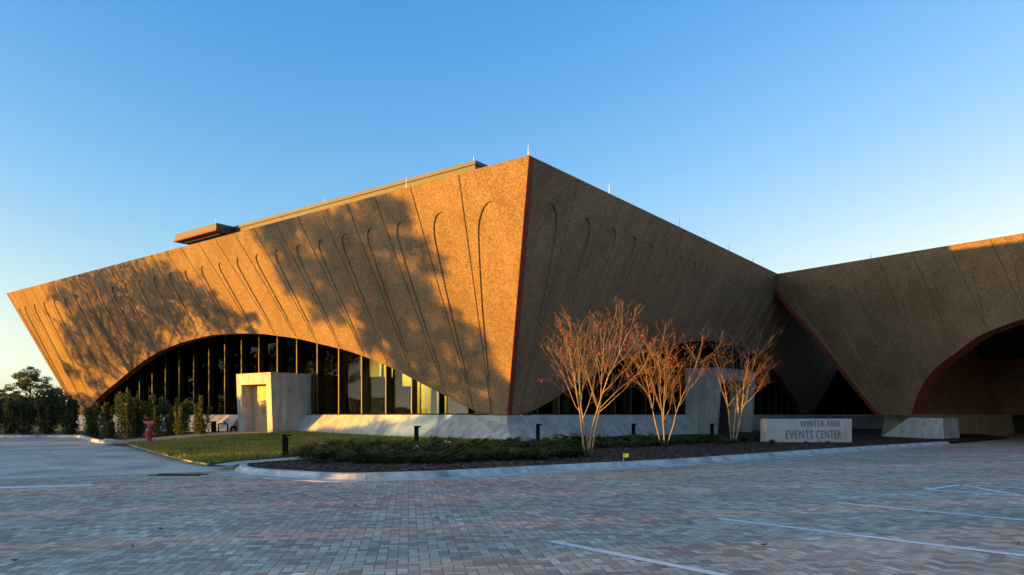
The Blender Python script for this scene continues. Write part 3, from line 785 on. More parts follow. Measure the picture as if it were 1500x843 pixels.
for i in range(12):
    mb = MB(); mb.hexa([lq(i*1.66,-.28,1.5), lq(i*1.66+1.55,-.28,1.5), lq(i*1.66+1.55,-.25,1.5), lq(i*1.66,-.25,1.5)], [lq(i*1.66,-.28,6.1), lq(i*1.66+1.55,-.28,6.1), lq(i*1.66+1.55,-.25,6.1), lq(i*1.66,-.25,6.1)])
    mb.build('window_pane', M_GLASS, link)

# ------------------------------------------------------------------ arched entrance shelter on the right
PE = Vector((.625,-.78,0)).normalized(); PN = Vector((-PE.y*-1*-1, 0, 0)); PN = Vector((-.78,-.625,0)).normalized()
PC0 = Vector((22.2,45,0)); PLEAN = 4.78; DEEP = 21.0
PF = Plane(PC0, PE, PN, PLEAN)
pc_px = [(1335,610.5),(1342,585),(1350,567),(1363,547),(1381,531),(1400,517),(1433,493),(1466,479),(1500,467)]
ap = [PF.hit(*p) for p in pc_px]; ap[0] = (ap[0][0], 0.0)
tcen = ap[-1][0]+3.2; vap = ap[-1][1]+.35
half = ap + [(tcen-1.5, vap-.05), (tcen, vap)]
half = cr_smooth(half, 3)
PL_base = 2*tcen
archP = half + [(2*tcen-a, b) for a, b in reversed(half[:-1])]
pjt = []
for px, k in ((1177,.58),(1234,.47),(1285,.40),(1335,.436),(1390,.455),(1450,.467)):
    py = HY-203*1.0; tt = None
    kx = (px-CX)/F; s_ = ( (PC0.x-6.72) - kx*45.74 )/(-.625-.78*kx); q = PF.p(0, 0)
    # parapet point under this column of the photo
    ys = 405-.165*(px-1115); tt, vt = PF.hit(px, ys); tb, vb = PF.hit(px+k*100, ys+100)
    kk = (tt-tb)/(vt-vb); pjt.append((tt+kk*(PF.sl-vt), kk))
for i in range(1, 16):
    tt = pjt[5][0]+1.83*i
    if tt < PL_base+2: pjt.append((tt, pjt[5][1]*max(-1, 1-i/5.0)))
pc = thing('entrance_shelter', 'rose-brown concrete drive-through shelter with wide red-edged arch on the right', 'building', (32, 45, 0))
fw = wall_mesh(PF, -PLEAN, PL_base+PLEAN, PL_base, archP, pjt, 1.35, looptop=1.25).build('front_wall', [M_WALL, M_RED], pc)
edge_strip(PF, -PLEAN, 0, .30, 'corner_trim', pc)
PSd = -PN
# left, right and back walls
for o_, dr, nn, Lb, nm in ((PC0, PSd, -PE, DEEP, 'side_wall'), (PC0+PE*PL_base, PSd, PE, DEEP, 'side_wall')):
    pl = Plane(o_, dr, nn, PLEAN)
    wall_mesh(pl, -PLEAN, Lb+PLEAN, Lb, None, [], .5, loops=False).build(nm, [M_WALL, M_RED], pc)
plb = Plane(PC0+PSd*DEEP, PE, PSd, PLEAN)
wall_mesh(plb, -PLEAN, PL_base+PLEAN, PL_base, archP, [], .5, loops=False).build('back_wall', [M_WALL, M_RED], pc)
def PQ(t_, dpt, z): p = PC0+PE*t_+PSd*dpt; return Vector((p.x, p.y, z))
mb = MB(); e = PLEAN-.7
mb.hexa([PQ(-e,-e,9.6), PQ(PL_base+e,-e,9.6), PQ(PL_base+e,DEEP+e,9.6), PQ(-e,DEEP+e,9.6)], [PQ(-e,-e,9.9), PQ(PL_base+e,-e,9.9), PQ(PL_base+e,DEEP+e,9.9), PQ(-e,DEEP+e,9.9)]); mb.build('roof', M_ROOF, pc)
mb = MB(); mb.hexa([PQ(-3,DEEP+2,0), PQ(PL_base+3,DEEP+2,0), PQ(PL_base+3,DEEP+2.4,0), PQ(-3,DEEP+2.4,0)], [PQ(-3,DEEP+2,8), PQ(PL_base+3,DEEP+2,8), PQ(PL_base+3,DEEP+2.4,8), PQ(-3,DEEP+2.4,8)]); mb.build('dark_backing', M_INT, pc)  # dark sheet added behind the arch; the inner gloom is its colour
mb = MB(); mb.hexa([PQ(2.2,.4,5.6), PQ(PL_base-2.2,.4,5.6), PQ(PL_base-2.2,DEEP-.4,5.6), PQ(2.2,DEEP-.4,5.6)], [PQ(2.2,.4,5.7), PQ(PL_base-2.2,.4,5.7), PQ(PL_base-2.2,DEEP-.4,5.7), PQ(2.2,DEEP-.4,5.7)])
# wedge footing under the front leg, plinth along the side
zr = 1.499
def PW(px, py, dpt): # point on vertical plane dpt behind the front base line
    k = (px-CX)/F; o = PC0+PSd*dpt; t_ = (k*o.y-o.x)/(PE.x-k*PE.y); q = o+PE*t_; return Vector((q.x, q.y, EYE-(py-HY)*q.y/F))
f0, f1, f2, f3 = PW(1288,642,-.5), PW(1332,612,-.1), PW(1381,613,-.1), PW(1383,643,-.5)
bk = PSd*2.2
mb = MB(); mb.hexa([f0, f3, f3+bk, f0+bk], [f1, f2, f2+bk, f1+bk]); mb.build('footing', M_CONC, pc)
mb = MB(); mb.hexa([PQ(-.6,2,-.05), PQ(.9,2,-.05), PQ(.9,DEEP+.3,-.05), PQ(-.6,DEEP+.3,-.05)], [PQ(-.3,2,zr), PQ(.7,2,zr), PQ(.7,DEEP+.3,zr), PQ(-.3,DEEP+.3,zr)]); mb.build('plinth', M_CONCD, pc)
mb = MB(); mb.hexa([PQ(PL_base-1.5,-.6,-.05), PQ(PL_base+1,-.6,-.05), PQ(PL_base+1,DEEP,-.05), PQ(PL_base-1.5,DEEP,-.05)], [PQ(PL_base-1.2,-.1,zr), PQ(PL_base+.6,-.1,zr), PQ(PL_base+.6,DEEP,zr), PQ(PL_base-1.2,DEEP,zr)]); mb.build('plinth', M_CONCD, pc)
for px in (1478, 1273):
    ys = 405-.165*(px-1115); tt, vt = PF.hit(px, ys); rod(PF.p(tt, PF.sl)-PN*.2, .42, pc)

# ------------------------------------------------------------------ sign
SD = Vector((.9336,.3584,0)); SN = Vector((SD.y,-SD.x,0)); s0 = Vector((372/F*33.5, 33.5, 0)); zs = hl(s0.x, s0.y)
k = (1248-CX)/F; SLN = (k*s0.y-s0.x)/(SD.x-k*SD.y)
sign = thing('monument_sign', 'low grey stone sign block with two engraved lines of capital letters in the mulch bed', 'sign', (*s0.xy, zs))
ztop = EYE-6*33.5/F
def sq(s_, o_, z): p = s0+SD*s_+SN*o_; return Vector((p.x, p.y, z))
mb = MB(); mb.hexa([sq(0,-.38,zs-.15), sq(SLN,-.38,zs-.15), sq(SLN,0,zs-.15), sq(0,0,zs-.15)], [sq(0,-.38,ztop), sq(SLN,-.38,ztop), sq(SLN,0,ztop), sq(0,0,ztop)])
sb = mb.build('block', M_SIGN, sign)
bv = sb.modifiers.new('bevel', 'BEVEL'); bv.width = .012; bv.segments = 2
def lettering(txt, x1, x2, z, capz):
    cu = bpy.data.curves.new('text', 'FONT'); cu.body = txt; cu.size = 1; cu.extrude = .0; cu.space_character = 1.12
    to = bpy.data.objects.new('text', cu); me = bpy.data.meshes.new_from_object(to)
    bm = bmesh.new(); bm.from_mesh(me)
    xs = [v.co.x for v in bm.verts]; ys = [v.co.y for v in bm.verts]
    for v in bm.verts:
        u = (v.co.x-min(xs))/(max(xs)-min(xs)); vv = (v.co.y-min(ys))/(max(ys)-min(ys))
        q = sq(x1+(x2-x1)*u, .004, z+capz*vv)-sign.location; v.co = q
    r = bmesh.ops.extrude_face_region(bm, geom=bm.faces[:])
    for v in [g for g in r['geom'] if isinstance(g, bmesh.types.BMVert)]: v.co += SN*.014
    me2 = bpy.data.meshes.new('lettering'); bm.to_mesh(me2); bm.free(); me2.materials.append(M_LETTER)
    o = bpy.data.objects.new('lettering', me2); COL.objects.link(o); o.parent = sign
    bpy.data.objects.remove(to); bpy.data.curves.remove(cu); bpy.data.meshes.remove(me)
def sx(px): k_ = (px-CX)/F; return (k_*s0.y-s0.x)/(SD.x-k_*SD.y)
for wd_, xa_, xb_, yb_, yy_, hh_ in (('WINTER',1172,1207.5,625.5,34.6,.30), ('PARK',1212,1231.5,625.5,34.9,.30), ('EVENTS',1151,1190.5,643,34.3,.40), ('CENTER',1195.5,1232,643,34.6,.40)):
    lettering(wd_, sx(xa_), sx(xb_), EYE-(yb_-HY)*yy_/F, hh_)

# ------------------------------------------------------------------ bollards, hydrant, pipes, small things
def make_bollard(loc, label):
    t = thing('bollard_light', label, 'bollard', loc, 0, 'black bollard lights')
    mb = MB(); mb.box((0,0,.32), (.15,.15,.74)); mb.build('post', M_BLACK, t, local=True)
    mb = MB(); mb.box((.045,-.01,.665), (.24,.17,.055)); mb.build('head', M_BLACK, t, local=True)
    mb = MB(); mb.box((.11,-.01,.632), (.08,.13,.008)); mb.build('lens', M_WHITE, t, local=True)
    return t
x, y = G(418,669,hl)
b0 = make_bollard((x, y, hl(x,y)), 'black bollard light on the lawn edge beside the mulch bed, the nearest and largest')
for px, yy, lab in ((610,28.0,'black bollard light rising from the low ferns in front of the sunlit plinth'),
                    (788,29.0,'black bollard light in front of the plinth just right of the tall corner'),
                    (928,33.5,'short-looking black bollard light between the first and second bare trees'),
                    (1043,38.0,'black bollard light beside the grey concrete entrance hood')):
    x = (px-CX)/F*yy; dup(b0, (x, yy, hl(x,yy)), 0, 1.0, lab)

x, y = G(223.5,648.5,hl); y -= .3
hyd = thing('fire_hydrant', 'red fire hydrant at the corner of the lawn by the driveway', 'hydrant', (x, y, hl(x,y)))
mb = MB(); mb.lathe((0,0,0), [(.17,-.05),(.17,.04),(.12,.05),(.12,.40),(.15,.41),(.15,.45),(.125,.46),(.125,.52),(.10,.60),(.05,.65),(.03,.66),(.03,.71)], 18); mb.build('barrel', M_HYD, hyd, local=True, smooth=False)
for sg in (-1, 1):
    mb = MB(); mb.tube([(sg*.10,0,.34),(sg*.19,0,.34),(sg*.19,0,.34),(sg*.22,0,.34)], [.06,.06,.075,.075], 10); mb.build('nozzle', M_HYD, hyd, local=True)
mb = MB(); mb.tube([(0,-.10,.33),(0,-.18,.33),(0,-.18,.33),(0,-.22,.33)], [.075,.075,.09,.09], 12); mb.build('nozzle', M_HYD, hyd, local=True)
mb = MB(); mb.lathe((-.02,-.1,.55), [(.05,0),(.05,.03)], 8); mb.build('reflector', M_WHITE, hyd, local=True)
x, y = G(218,648,hl)
sp = thing('connection_sign', 'small red sign plate on a thin grey post behind the red hydrant', 'sign', (x, y, hl(x,y)))
mb = MB(); mb.tube([(0,0,-.1),(0,0,.90)], .028, 8); mb.build('post', M_CONCD, sp, local=True)
mb = MB(); mb.box((.03,-.035,.84), (.38,.012,.13)); mb.build('plate', M_HYD, sp, local=True)

x, y = G(313,633.5,hl)
pp = thing('backflow_pipes', 'black backflow pipework standing against the plinth left of the sunlit entrance hood', 'pipes', (x, y, hl(x,y)))
k = y/F
mb = MB(); mb.box((0,0,.25), (.20,.20,.66)); mb.build('cabinet', M_BLACK, pp, local=True)
mb = MB(); mb.tube([(.25,0,-.1),(.25,0,.42),(.27,0,.45),(.72,0,.45),(.74,0,.42),(.74,0,-.1)], .035, 8)
mb.tube([(.56,0,.45),(.56,0,.58)], .025, 6); mb.lathe((.56,0,.57), [(.08,0),(.08,.02)], 10); mb.build('pipe', M_BLACK, pp, local=True)
mb = MB(); mb.tube([(.92,0,-.1),(.92,0,.24),(.94,0,.27),(1.16,0,.27),(1.18,0,.24),(1.18,0,-.1)], .045, 8); mb.lathe((1.05,0,.26), [(.07,0),(.07,.08)], 8); mb.build('pipe', M_BLACK, pp, local=True)

x, y = G(913,676,hl)
fl = thing('marker_flag', 'tiny yellow marker flag on a wire stuck in the mulch', 'flag', (x, y, hl(x,y)))
mb = MB(); mb.tube([(0,0,-.02),(0,0,.24)], .004, 5); mb.build('wire', M_ROD, fl, local=True)
mb = MB(); mb.add([(0,0,.12),(.08,.01,.10),(.15,-.02,.13),(.15,-.015,.235),(.08,.015,.22),(0,0,.24)], [(0,1,4,5),(1,2,3,4)]); o = mb.build('flag', M_YEL, fl, local=True)
sd = o.modifiers.new('solid', 'SOLIDIFY'); sd.thickness = .003

x, y = G(262,696.5)
mb = MB(); L_ = 1.15
for i in range(9): mb.box((x-L_/2+.07+i*.125, y, .008), (.05,.42,.014))
for sg in (-1, 1): mb.box((x, y+sg*.25, .0085), (L_+.1,.06,.017))
tag(mb.build('drain_grate', M_IRON), 'rusty brown drain grate where the driveway meets the pavers', 'drain')

# painted lines on the pavers
def pline(px, wd, label):
    o = strip_on('painted_line', line_px(px), wd, h0, .005, M_PAINT, kind='structure'); return o
for seg in ([(808,793.5),(1075,846.5)], [(1052,760),(1300,790.5),(1560,822)], [(1226,737),(1560,768)], [(1353,718),(1500,727.3),(1560,731)],
            [(1354,718),(1408,710.7)], [(1408,710.7),(1500,716),(1560,719.5)], [(1408,711),(1500,727)], [(1474,703.5),(1560,706.5)], [(425,848),(442,840)]):
    pline(seg, .13, '')
strip_on('painted_line', line_px([(-60,717),(0,714.8),(138,711.2)]), .42, h0, .005, M_PAINT)

# dead leaves on the pavers
rng = random.Random(5)
for i, (px, py) in enumerate(((234,776),(22,823),(195,802),(829,723),(1491,798),(640,760),(1120,800),(520,742))):
    x, y = G(px, py); mb = MB(); a = rng.uniform(0, 6.28); s_ = .05
    ca, sa = math.cos(a), math.sin(a)
    pts_ = [(-1,0,.1),(-.3,.42,.45),(.5,.33,.35),(1,0,.7),(.5,-.33,.3),(-.3,-.42,.4),(0,0,.05)]
    mb.add([(x+s_*(u*ca-v*sa), y+s_*(u*sa+v*ca), .004+s_*w_) for u, v, w_ in pts_], [(0,6,1),(1,6,2),(2,6,3),(3,6,4),(4,6,5),(5,6,0)])
    tag(mb.build('dead_leaf', M_DLEAF), 'small curled dead leaf lying on the pavers', 'leaf', 'dead leaves on the pavers')

# ------------------------------------------------------------------ foliage
def leaves(mb, pts, size, rng, up=.3, asp=.5, mi=0):
    for p in pts:
        d = Vector((rng.gauss(0,1), rng.gauss(0,1), rng.gauss(up,.8))).normalized()
        a = d.orthogonal().normalized(); ang = rng.uniform(0, 6.28); b = d.cross(a)
        u = a*math.cos(ang)+b*math.sin(ang); v = d.cross(u); s_ = size*rng.uniform(.6,1.3)
        p = Vector(p); k = u*s_*.5; q = v*s_*asp*.5
        mb.add([p-k, p+q-k*.1, p+k, p-q-k*.1], [(0,1,2,3)], mi)
def blob(c, r, n, rng, shell=.5):
    out = []
    while len(out) < n:
        q = Vector((rng.uniform(-1,1), rng.uniform(-1,1), rng.uniform(-1,1)))
        if q.length > 1 or q.length < shell*rng.random(): continue
        out.append((c[0]+q.x*r[0], c[1]+q.y*r[1], c[2]+q.z*r[2]))
    return out

def fern_mesh(seed):
    rng = random.Random(seed); mb = MB()
    for i in range(26):
        a = rng.uniform(0, 6.28); L_ = rng.uniform(.35,.62); lift = rng.uniform(.35, 1.1)
        dx, dy = math.cos(a), math.sin(a); path = []
        for k in range(7):
            u = k/6; path.append(Vector((dx*L_*u*.85, dy*L_*u*.85, L_*lift*(u-.55*u*u)*1.2)))
        sd = Vector((-dy, dx, 0))
        for k in range(1, 7):
            p = path[k]; t = (path[k]-path[k-1]).normalized(); wd = .11*math.sin(math.pi*(k/6)**.8*.9+.25)
            for sg in (-1, 1):
                q = p+sd*sg*wd+t*.06+Vector((0,0,-.015+rng.uniform(-.02,.02)))
                mb.add([p-t*.022, q, p+t*.03], [(0,1,2)])
            mb.add([path[k-1]-sd*.006, path[k-1]+sd*.006, p+sd*.004, p-sd*.004], [(0,1,2,3)])
    return mb
fern_src = [fern_mesh(s) for s in (1,2,3,4)]
fern_objs = []
FL = 'low dark green fern clump growing in the mulch bed among many others like it'
rng = random.Random(11)
spots = []
rows_ = [(452,[661,665,669.5]), (480,[659,664,669,672]), (510,[658,663,668,672]), (540,[658,663,668,673]), (572,[657,662,667,672]), (604,[656,661,666,671]), (636,[655,660,665,670]),
         (668,[654.5,659,664,669]), (700,[654,658.5,663,668]), (732,[653,658,662,667]), (764,[651.5,656,661,665]), (796,[650,654,659,664]), (828,[648.5,653,658,663]), (850,[648,652,657]),
         (888,[647,650.5,655]), (915,[646,649.5,653]), (942,[645,648,652]), (962,[644.5,647.5,651]), (995,[643.5,646.5,650]), (1018,[643,646,649]), (1040,[642.5,645.5,648.5]), (1060,[643,646,649]), (1098,[643,646.5])]
rows_ += [(px_, [674.5, 678]) for px_ in range(462, 660, 26)] + [(px_, [671.5, 674.5]) for px_ in range(664, 780, 28)] + [(px_, [667.5, 670.5]) for px_ in range(784, 850, 28)]
for px, ys in rows_:
    for py in ys:
        for _ in range(2 if px < 880 else 4): spots.append((px+rng.uniform(-16,16), py+rng.uniform(-2.2,2.2)-(1.0 if px < 880 else 0)))
for i, (px, py) in enumerate(spots):
    x, y = G(px, py, hl); s_ = rng.uniform(.85, 1.3)*(1.12 if px < 870 else .85)
    if i < 4:
        o = fern_src[i].build('fern_clump', M_FERN); fern_objs.append(o); tag(o, FL, 'fern', 'fern clumps in the mulch bed')
    else:
        o = fern_objs[i % 4].copy(); COL.objects.link(o)
    o.location = (x, y, hl(x,y)-.02); o.rotation_euler = (0,0,rng.uniform(0,6.28)); o.scale = (s_, s_, s_*rng.uniform(.5,1.0))
# small plants round the sign
for i, (px, py) in enumerate(((1131,650),(1128,652),(1165,650),(1181,649),(1200,648),(1212,648.5),(1226,647),(1241,646))):
    o = fern_objs[i % 4].copy(); COL.objects.link(o); x, y = G(px, py, hl)
    o.location = (x, y, hl(x,y)-.01); o.rotation_euler = (0,0,i*1.3); o.scale = (.62,.62,.75) if i == 0 else (.34,.34,.3)
    o['label'] = 'small sprig of fern at the foot of the stone sign block'; o['group'] = 'fern sprigs at the foot of the sign'
# white flowering plants by the second bollard
for px, py in ((611,665),(565,664),(655,655.5)):
    x, y = G(px, py, hl); r_ = random.Random(int(px)); mb = MB(); z = hl(x,y)
    fp = thing('flowering_plant', {611:'white flowering plant at the foot of the second bollard light', 565:'white flowering plant among the ferns left of the second bollard', 655:'white flowering plant among the ferns right of the second bollard'}[px], 'plant', (x, y, z))
    leaves(mb, blob((0,0,.12),(.16,.14,.12), 60, r_), .09, r_); mb.build('foliage', M_FERN, fp, local=True)
    mb = MB(); leaves(mb, blob((0,-.04,.2),(.15,.12,.08), 16, r_), .07, r_, up=1.5, asp=.9); mb.build('flowers', M_FLOWER, fp, local=True)

# mulch chips and grass tufts (uncountable)
rng = random.Random(21); mb = MB()
for _ in range(5200):
    px = rng.uniform(355, 1400); lo = np.interp(px, [355,500,667,833,1000,1200,1400],[682.5,689.5,688.5,682,673.5,662,649.5])
    py = lo-rng.random()**1.5*26
    x, y = G(px, py, hl)
    if not inside((x, y), bed): continue
    z = hl(x,y); a = rng.uniform(0,6.28); l_ = rng.uniform(.025,.075); w_ = rng.uniform(.01,.025)
    u = Vector((math.cos(a), math.sin(a), rng.uniform(-.3,.5))).normalized(); v = Vector((-u.y, u.x, rng.uniform(-.4,.4))).normalized(); c = Vector((x,y,z+.012))
    mb.add([c-u*l_-v*w_, c+u*l_-v*w_, c+u*l_+v*w_, c-u*l_+v*w_], [(0,1,2,3)])
struct(mb.build('mulch_chips', M_CHIP), 'stuff')
mb = MB(); n_ = 0
xs = [p[0] for p in lawn]; ys = [p[1] for p in lawn]
while n_ < 60000:
    x, y = rng.uniform(min(xs),max(xs)), rng.uniform(min(ys),max(ys))
    if not inside((x,y), lawn): continue
    n_ += 1; z = hl(x,y)+.01; a = rng.uniform(0,6.28); hh = rng.uniform(.05,.12); w_ = rng.uniform(.008,.02)
    u = Vector((math.cos(a), math.sin(a), 0)); le = Vector((rng.uniform(-.03,.03), rng.uniform(-.03,.03), hh)); c = Vector((x,y,z))
    mb.add([c-u*w_, c+u*w_, c+le], [(0,1,2)])
struct(mb.build('grass', leafmat('grass_blade', (.11,.16,.024), (.42,.33,.085), .42, .3)), 'stuff')

# upright shrubs left of the hall
def shrub_parts(seed, h_, r_, mat):
    rng = random.Random(seed); mb = MB(); st = MB()
    for i in range(11):
        a = rng.uniform(0,6.28); rr = r_*rng.uniform(.1,.75); top = h_*rng.uniform(.68,1.0); x, y = math.cos(a)*rr, math.sin(a)*rr
        st.tube([(x*.3,y*.3,-.05),(x*.7,y*.7,top*.5),(x,y,top*.95)], [.02,.014,.005], 5)
        n = 260
        for _ in range(n):
            u = rng.random()**.8; wd = r_*.34*(1-.55*u)*(.4+.6*math.sin(math.pi*min(u*1.6+.12,1)))+.05
            ang = rng.uniform(0,6.28); d = wd*math.sqrt(rng.random())
            cx, cy = x*(.35+.65*u), y*(.35+.65*u)
            leaves(mb, [(cx+d*math.cos(ang), cy+d*math.sin(ang), .08+u*(top-.02))], .15, rng, up=.6, asp=.32)
    return mb, st
shrub_src = []
for k, (h_, r_) in enumerate(((2.25,.85),(2.0,.75),(1.9,.7))):
    shrub_src.append(shrub_parts(40+k, h_, r_, M_SHRUB))
srows = [ # px, base py, source, scale, dark, label
 (136,641,1,1.0,0,'bushy shrub at the kerb corner, leftmost in front of the arched windows'),
 (160,641,2,1.0,0,'low bushy shrub between the kerb corner and the tallest sunlit shrub'),
 (185,642,0,1.08,0,'tallest bushy shrub in front of the arched windows, its top lit gold'),
 (203,641,1,1.0,0,'gold-topped upright shrub just left of the red hydrant'),
 (227,640,0,.95,0,'upright shrub with gold tips right behind the red hydrant'),
 (250,638.5,1,.98,0,'bushy shrub between the hydrant and the last shrub before the black pipes'),
 (266,638.5,2,1.0,0,'rounded bushy shrub second from the black pipes'),
 (294,637.5,1,.98,0,'narrow upright shrub nearest to the black pipes'),
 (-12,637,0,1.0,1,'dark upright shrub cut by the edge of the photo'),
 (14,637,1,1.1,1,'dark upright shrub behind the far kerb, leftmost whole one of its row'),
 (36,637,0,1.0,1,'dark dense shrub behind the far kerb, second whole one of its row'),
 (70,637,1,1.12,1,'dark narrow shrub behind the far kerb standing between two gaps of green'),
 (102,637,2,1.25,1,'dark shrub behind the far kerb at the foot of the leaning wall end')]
made = {}
for px, py, k, s_, dark, lab in srows:
    x, y = G(px, py, hl); key = (k, dark)
    if key not in made:
        t_ = thing('upright_shrub', lab, 'shrub', (0,0,0), 0, 'upright shrubs left of the hall')
        shrub_src[k][0].build('foliage', M_SHRUB_SHADE if dark else M_SHRUB, t_, local=True); shrub_src[k][1].build('stem', M_PBARK, t_, local=True)
        made[key] = t_; t_.location = (x, y, hl(x,y)-.03); t_.scale = (s_,)*3; t_.rotation_euler = (0,0,px*.37)
    else: dup(made[key], (x, y, hl(x,y)-.03), px*.37, s_, lab)

# bare multi-stem trees
def bare_tree(seed, height, spread, stems):
    rng = random.Random(seed); tk = MB(); tw = MB(); tips = []
    def limb(p, d, r, L_, depth):
        n = (9, 7, 5, 4)[depth]; path = [p]; rads = [r]; q = p.copy(); dr = d.copy(); dirs = [d]
        rmin = (.010, .006, .0045, .0038)[depth]
        for i in range(n):
            wob = (.07, .10, .13, .16)[depth]
            dr = (dr + Vector((rng.gauss(0,wob), rng.gauss(0,wob), rng.gauss(0,wob*.5)+(.03, .11, .07, .03)[depth]))).normalized()
            q = q + dr*(L_/n); path.append(q.copy()); dirs.append(dr.copy()); rads.append(max(r*(1-.86*((i+1)/n)**.9), rmin))
        (tk if depth < 2 else tw).tube(path, rads, (8, 6, 4, 3)[depth], cap=depth < 2)
        if depth >= 2: tips.append(q.copy())
        if depth == 3: return
        kids = (rng.randint(8, 10), rng.randint(6, 8), rng.randint(3, 5))[depth]
        a0 = rng.uniform(0, 6.28)
        for k in range(kids):
            f = ((.30, .22, .3)[depth] + (.66, .76, .65)[depth]*(k+rng.random()*.8)/kids); f = min(f, .97); x_ = f*n; i = int(x_); st_ = path[i].lerp(path[min(i+1, n)], x_-i)
            ang = a0 + k*2.4 + rng.uniform(-.4, .4); sp = rng.uniform(*((.38, .72), (.38, .8), (.4, .95))[depth])
            dd_ = dirs[i]; a = dd_.orthogonal().normalized(); b = dd_.cross(a)
            nd = (dd_*math.cos(sp)+(a*math.cos(ang)+b*math.sin(ang))*math.sin(sp)).normalized()
            if nd.z < .1: nd = Vector((nd.x, nd.y, .15)).normalized()
            rr = r*(1-.86*f**.9)
            limb(st_, nd, max(rr*(.72, .62, .7)[depth], rmin), L_*(1-.55*f)*rng.uniform(*((.50, .78), (.42, .7), (.3, .55))[depth]), depth+1)
    for i in range(stems):
        a = i*6.28/stems+rng.uniform(-.4,.4); o = Vector((math.cos(a)*.09, math.sin(a)*.09, -.06)); sp = spread*rng.uniform(.6, 1.3)
        limb(o, Vector((math.cos(a)*sp, math.sin(a)*sp, 1)).normalized(), .038*rng.uniform(.75,1.1), height*rng.uniform(.80,.98), 0)
    return tk, tw, tips
def put_tree(seed, loc, height, spread, stems, width, nleaf, label, side=0):
    tk, tw, tips = bare_tree(seed, height, spread, stems)
    zz = max(v[2] for v in tw.v); xw = sorted(abs(v[0]) for v in tw.v)[int(len(tw.v)*.975)]
    fz, fx = height/zz, (width/2)/xw
    for m in (tk, tw): m.v = [(x_*(fx*min(1, max(z_,0)/1.0)+1*(1-min(1, max(z_,0)/1.0))), y_*(fx*min(1, max(z_,0)/1.0)+1*(1-min(1, max(z_,0)/1.0))), z_*fz) for x_, y_, z_ in m.v]
    t_ = thing('bare_tree', label, 'tree', loc, 0, 'bare multi-stem trees in the mulch bed')
    tk.build('trunk', M_BARK, t_, smooth=True, local=True); tw.build('branches', M_TWIG, t_, smooth=True, local=True)
    rng = random.Random(seed); mb = MB()
    tips = [Vector((p.x*fx, p.y*fx, p.z*fz)) for p in tips]
    cl = rng.sample(tips, min(nleaf, len(tips)))
    for p in cl:
        leaves(mb, [p+Vector((rng.gauss(0,.06), rng.gauss(0,.06), rng.gauss(-.03,.06))) for _ in range(rng.randint(3,8))], .092, rng, asp=.6)
    mb.build('leaves', M_REDLEAF, t_, local=True)
x, y = G(862,667,hl); put_tree(3, (x,y,hl(x,y)), 5.0, .16, 4, 3.5, 26, 'bare pale-stemmed tree with red leaf tips, nearest to the tall building corner')
x, y = G(973,653,hl); put_tree(8, (x,y,hl(x,y)), 4.9, .18, 4, 3.9, 24, 'bare pale-stemmed tree with red leaves, middle one of the three bare trees')
y = 32.2; x = (1074-CX)/F*y; put_tree(14, (x,y,hl(x,y)), 5.75, .15, 4, 4.0, 5, 'bare pale-stemmed tree with hardly any leaves in front of the grey entrance hood')

# far trees
def crown_tree(name, label, loc, blobs, leaf, n_per, mat, trunk_r, group, seed, h_tr, asp=.5):
    rng = random.Random(seed); t_ = thing(name, label, 'tree', loc, 0, group); tk = MB(); mb = MB()
    top = Vector((0,0,h_tr)); tk.tube([(0,0,-.3),(trunk_r*.4,0,h_tr*.4),(0,trunk_r*.3,h_tr)], [trunk_r,trunk_r*.75,trunk_r*.45], 8)
    for c, r in blobs:
        c = Vector(c); base = Vector((0,0,min(h_tr, max(h_tr*.5, c.z-abs(c.x)*.6-.6))))
        tk.tube([base, base.lerp(c, .55)+Vector((0,0,.15)), c], [trunk_r*.35, trunk_r*.2, .02], 5)
        leaves(mb, blob(c, r, n_per, rng), leaf, rng, asp=asp)
    tk.build('trunk', M_PBARK, t_, local=True); mb.build('crown', mat, t_, local=True)
    return t_
rng = random.Random(77)
def umbrella_blobs(rng, h_, w_, n):
    out = []
    for i in range(n):
        a = rng.uniform(0,6.28); rr = w_*math.sqrt(rng.random()); z = h_*(1-.42*(rr/w_)**2)-rng.uniform(0, h_*.22)
        s_ = rng.uniform(.6,1.15)*w_*.21; out.append(((math.cos(a)*rr, math.sin(a)*rr, z), (s_*1.25, s_*1.25, s_*.6)))
    return out
Y_ = 120
pine = crown_tree('pine_tree', 'distant spreading pine with rounded crown left of the hall', ((44-CX)/F*Y_, Y_, 0), umbrella_blobs(rng, 9.4, 3.4, 48), .34, 150, M_PINE, .22, 'distant pines', 5, 6.5, .3)
crown_tree('pine_tree', 'distant pine cut off by the edge of the photo', ((-14-CX)/F*Y_, Y_, 0), umbrella_blobs(rng, 7.9, 3.2, 30), .34, 150, M_PINE, .2, 'distant pines', 6, 5.5, .3)
def bush_blobs(rng, h_, w_, n):
    return [((rng.uniform(-w_,w_), rng.uniform(-w_,w_)*.6, h_*rng.uniform(.15,.85)), (w_*.32, w_*.32, h_*.2)) for i in range(n)]
dk = []
for i, (px, yy, hh) in enumerate(((-30,88,4.4),(8,84,3.7),(34,92,3.4),(62,86,3.7),(92,82,4.3),(118,88,4.9))):
    lab = ['dark leafy tree beyond the far shrubs, cut by the edge of the photo','dark leafy tree beyond the far shrubs below the cut-off pine','dark low tree beyond the shrubs right under the spreading pine','dark leafy tree beyond the shrubs right of the spreading pine','dark leafy tree beyond the shrubs touching the leaning wall end','dark leafy tree mostly hidden behind the end of the leaning wall'][i]
    crown_tree('background_tree', lab, ((px-CX)/F*yy, yy, .2), bush_blobs(rng, hh, 2.6, 26), .36, 120, M_OAK, .16, 'dark trees behind the far shrubs', 60+i, hh*.5, .5)
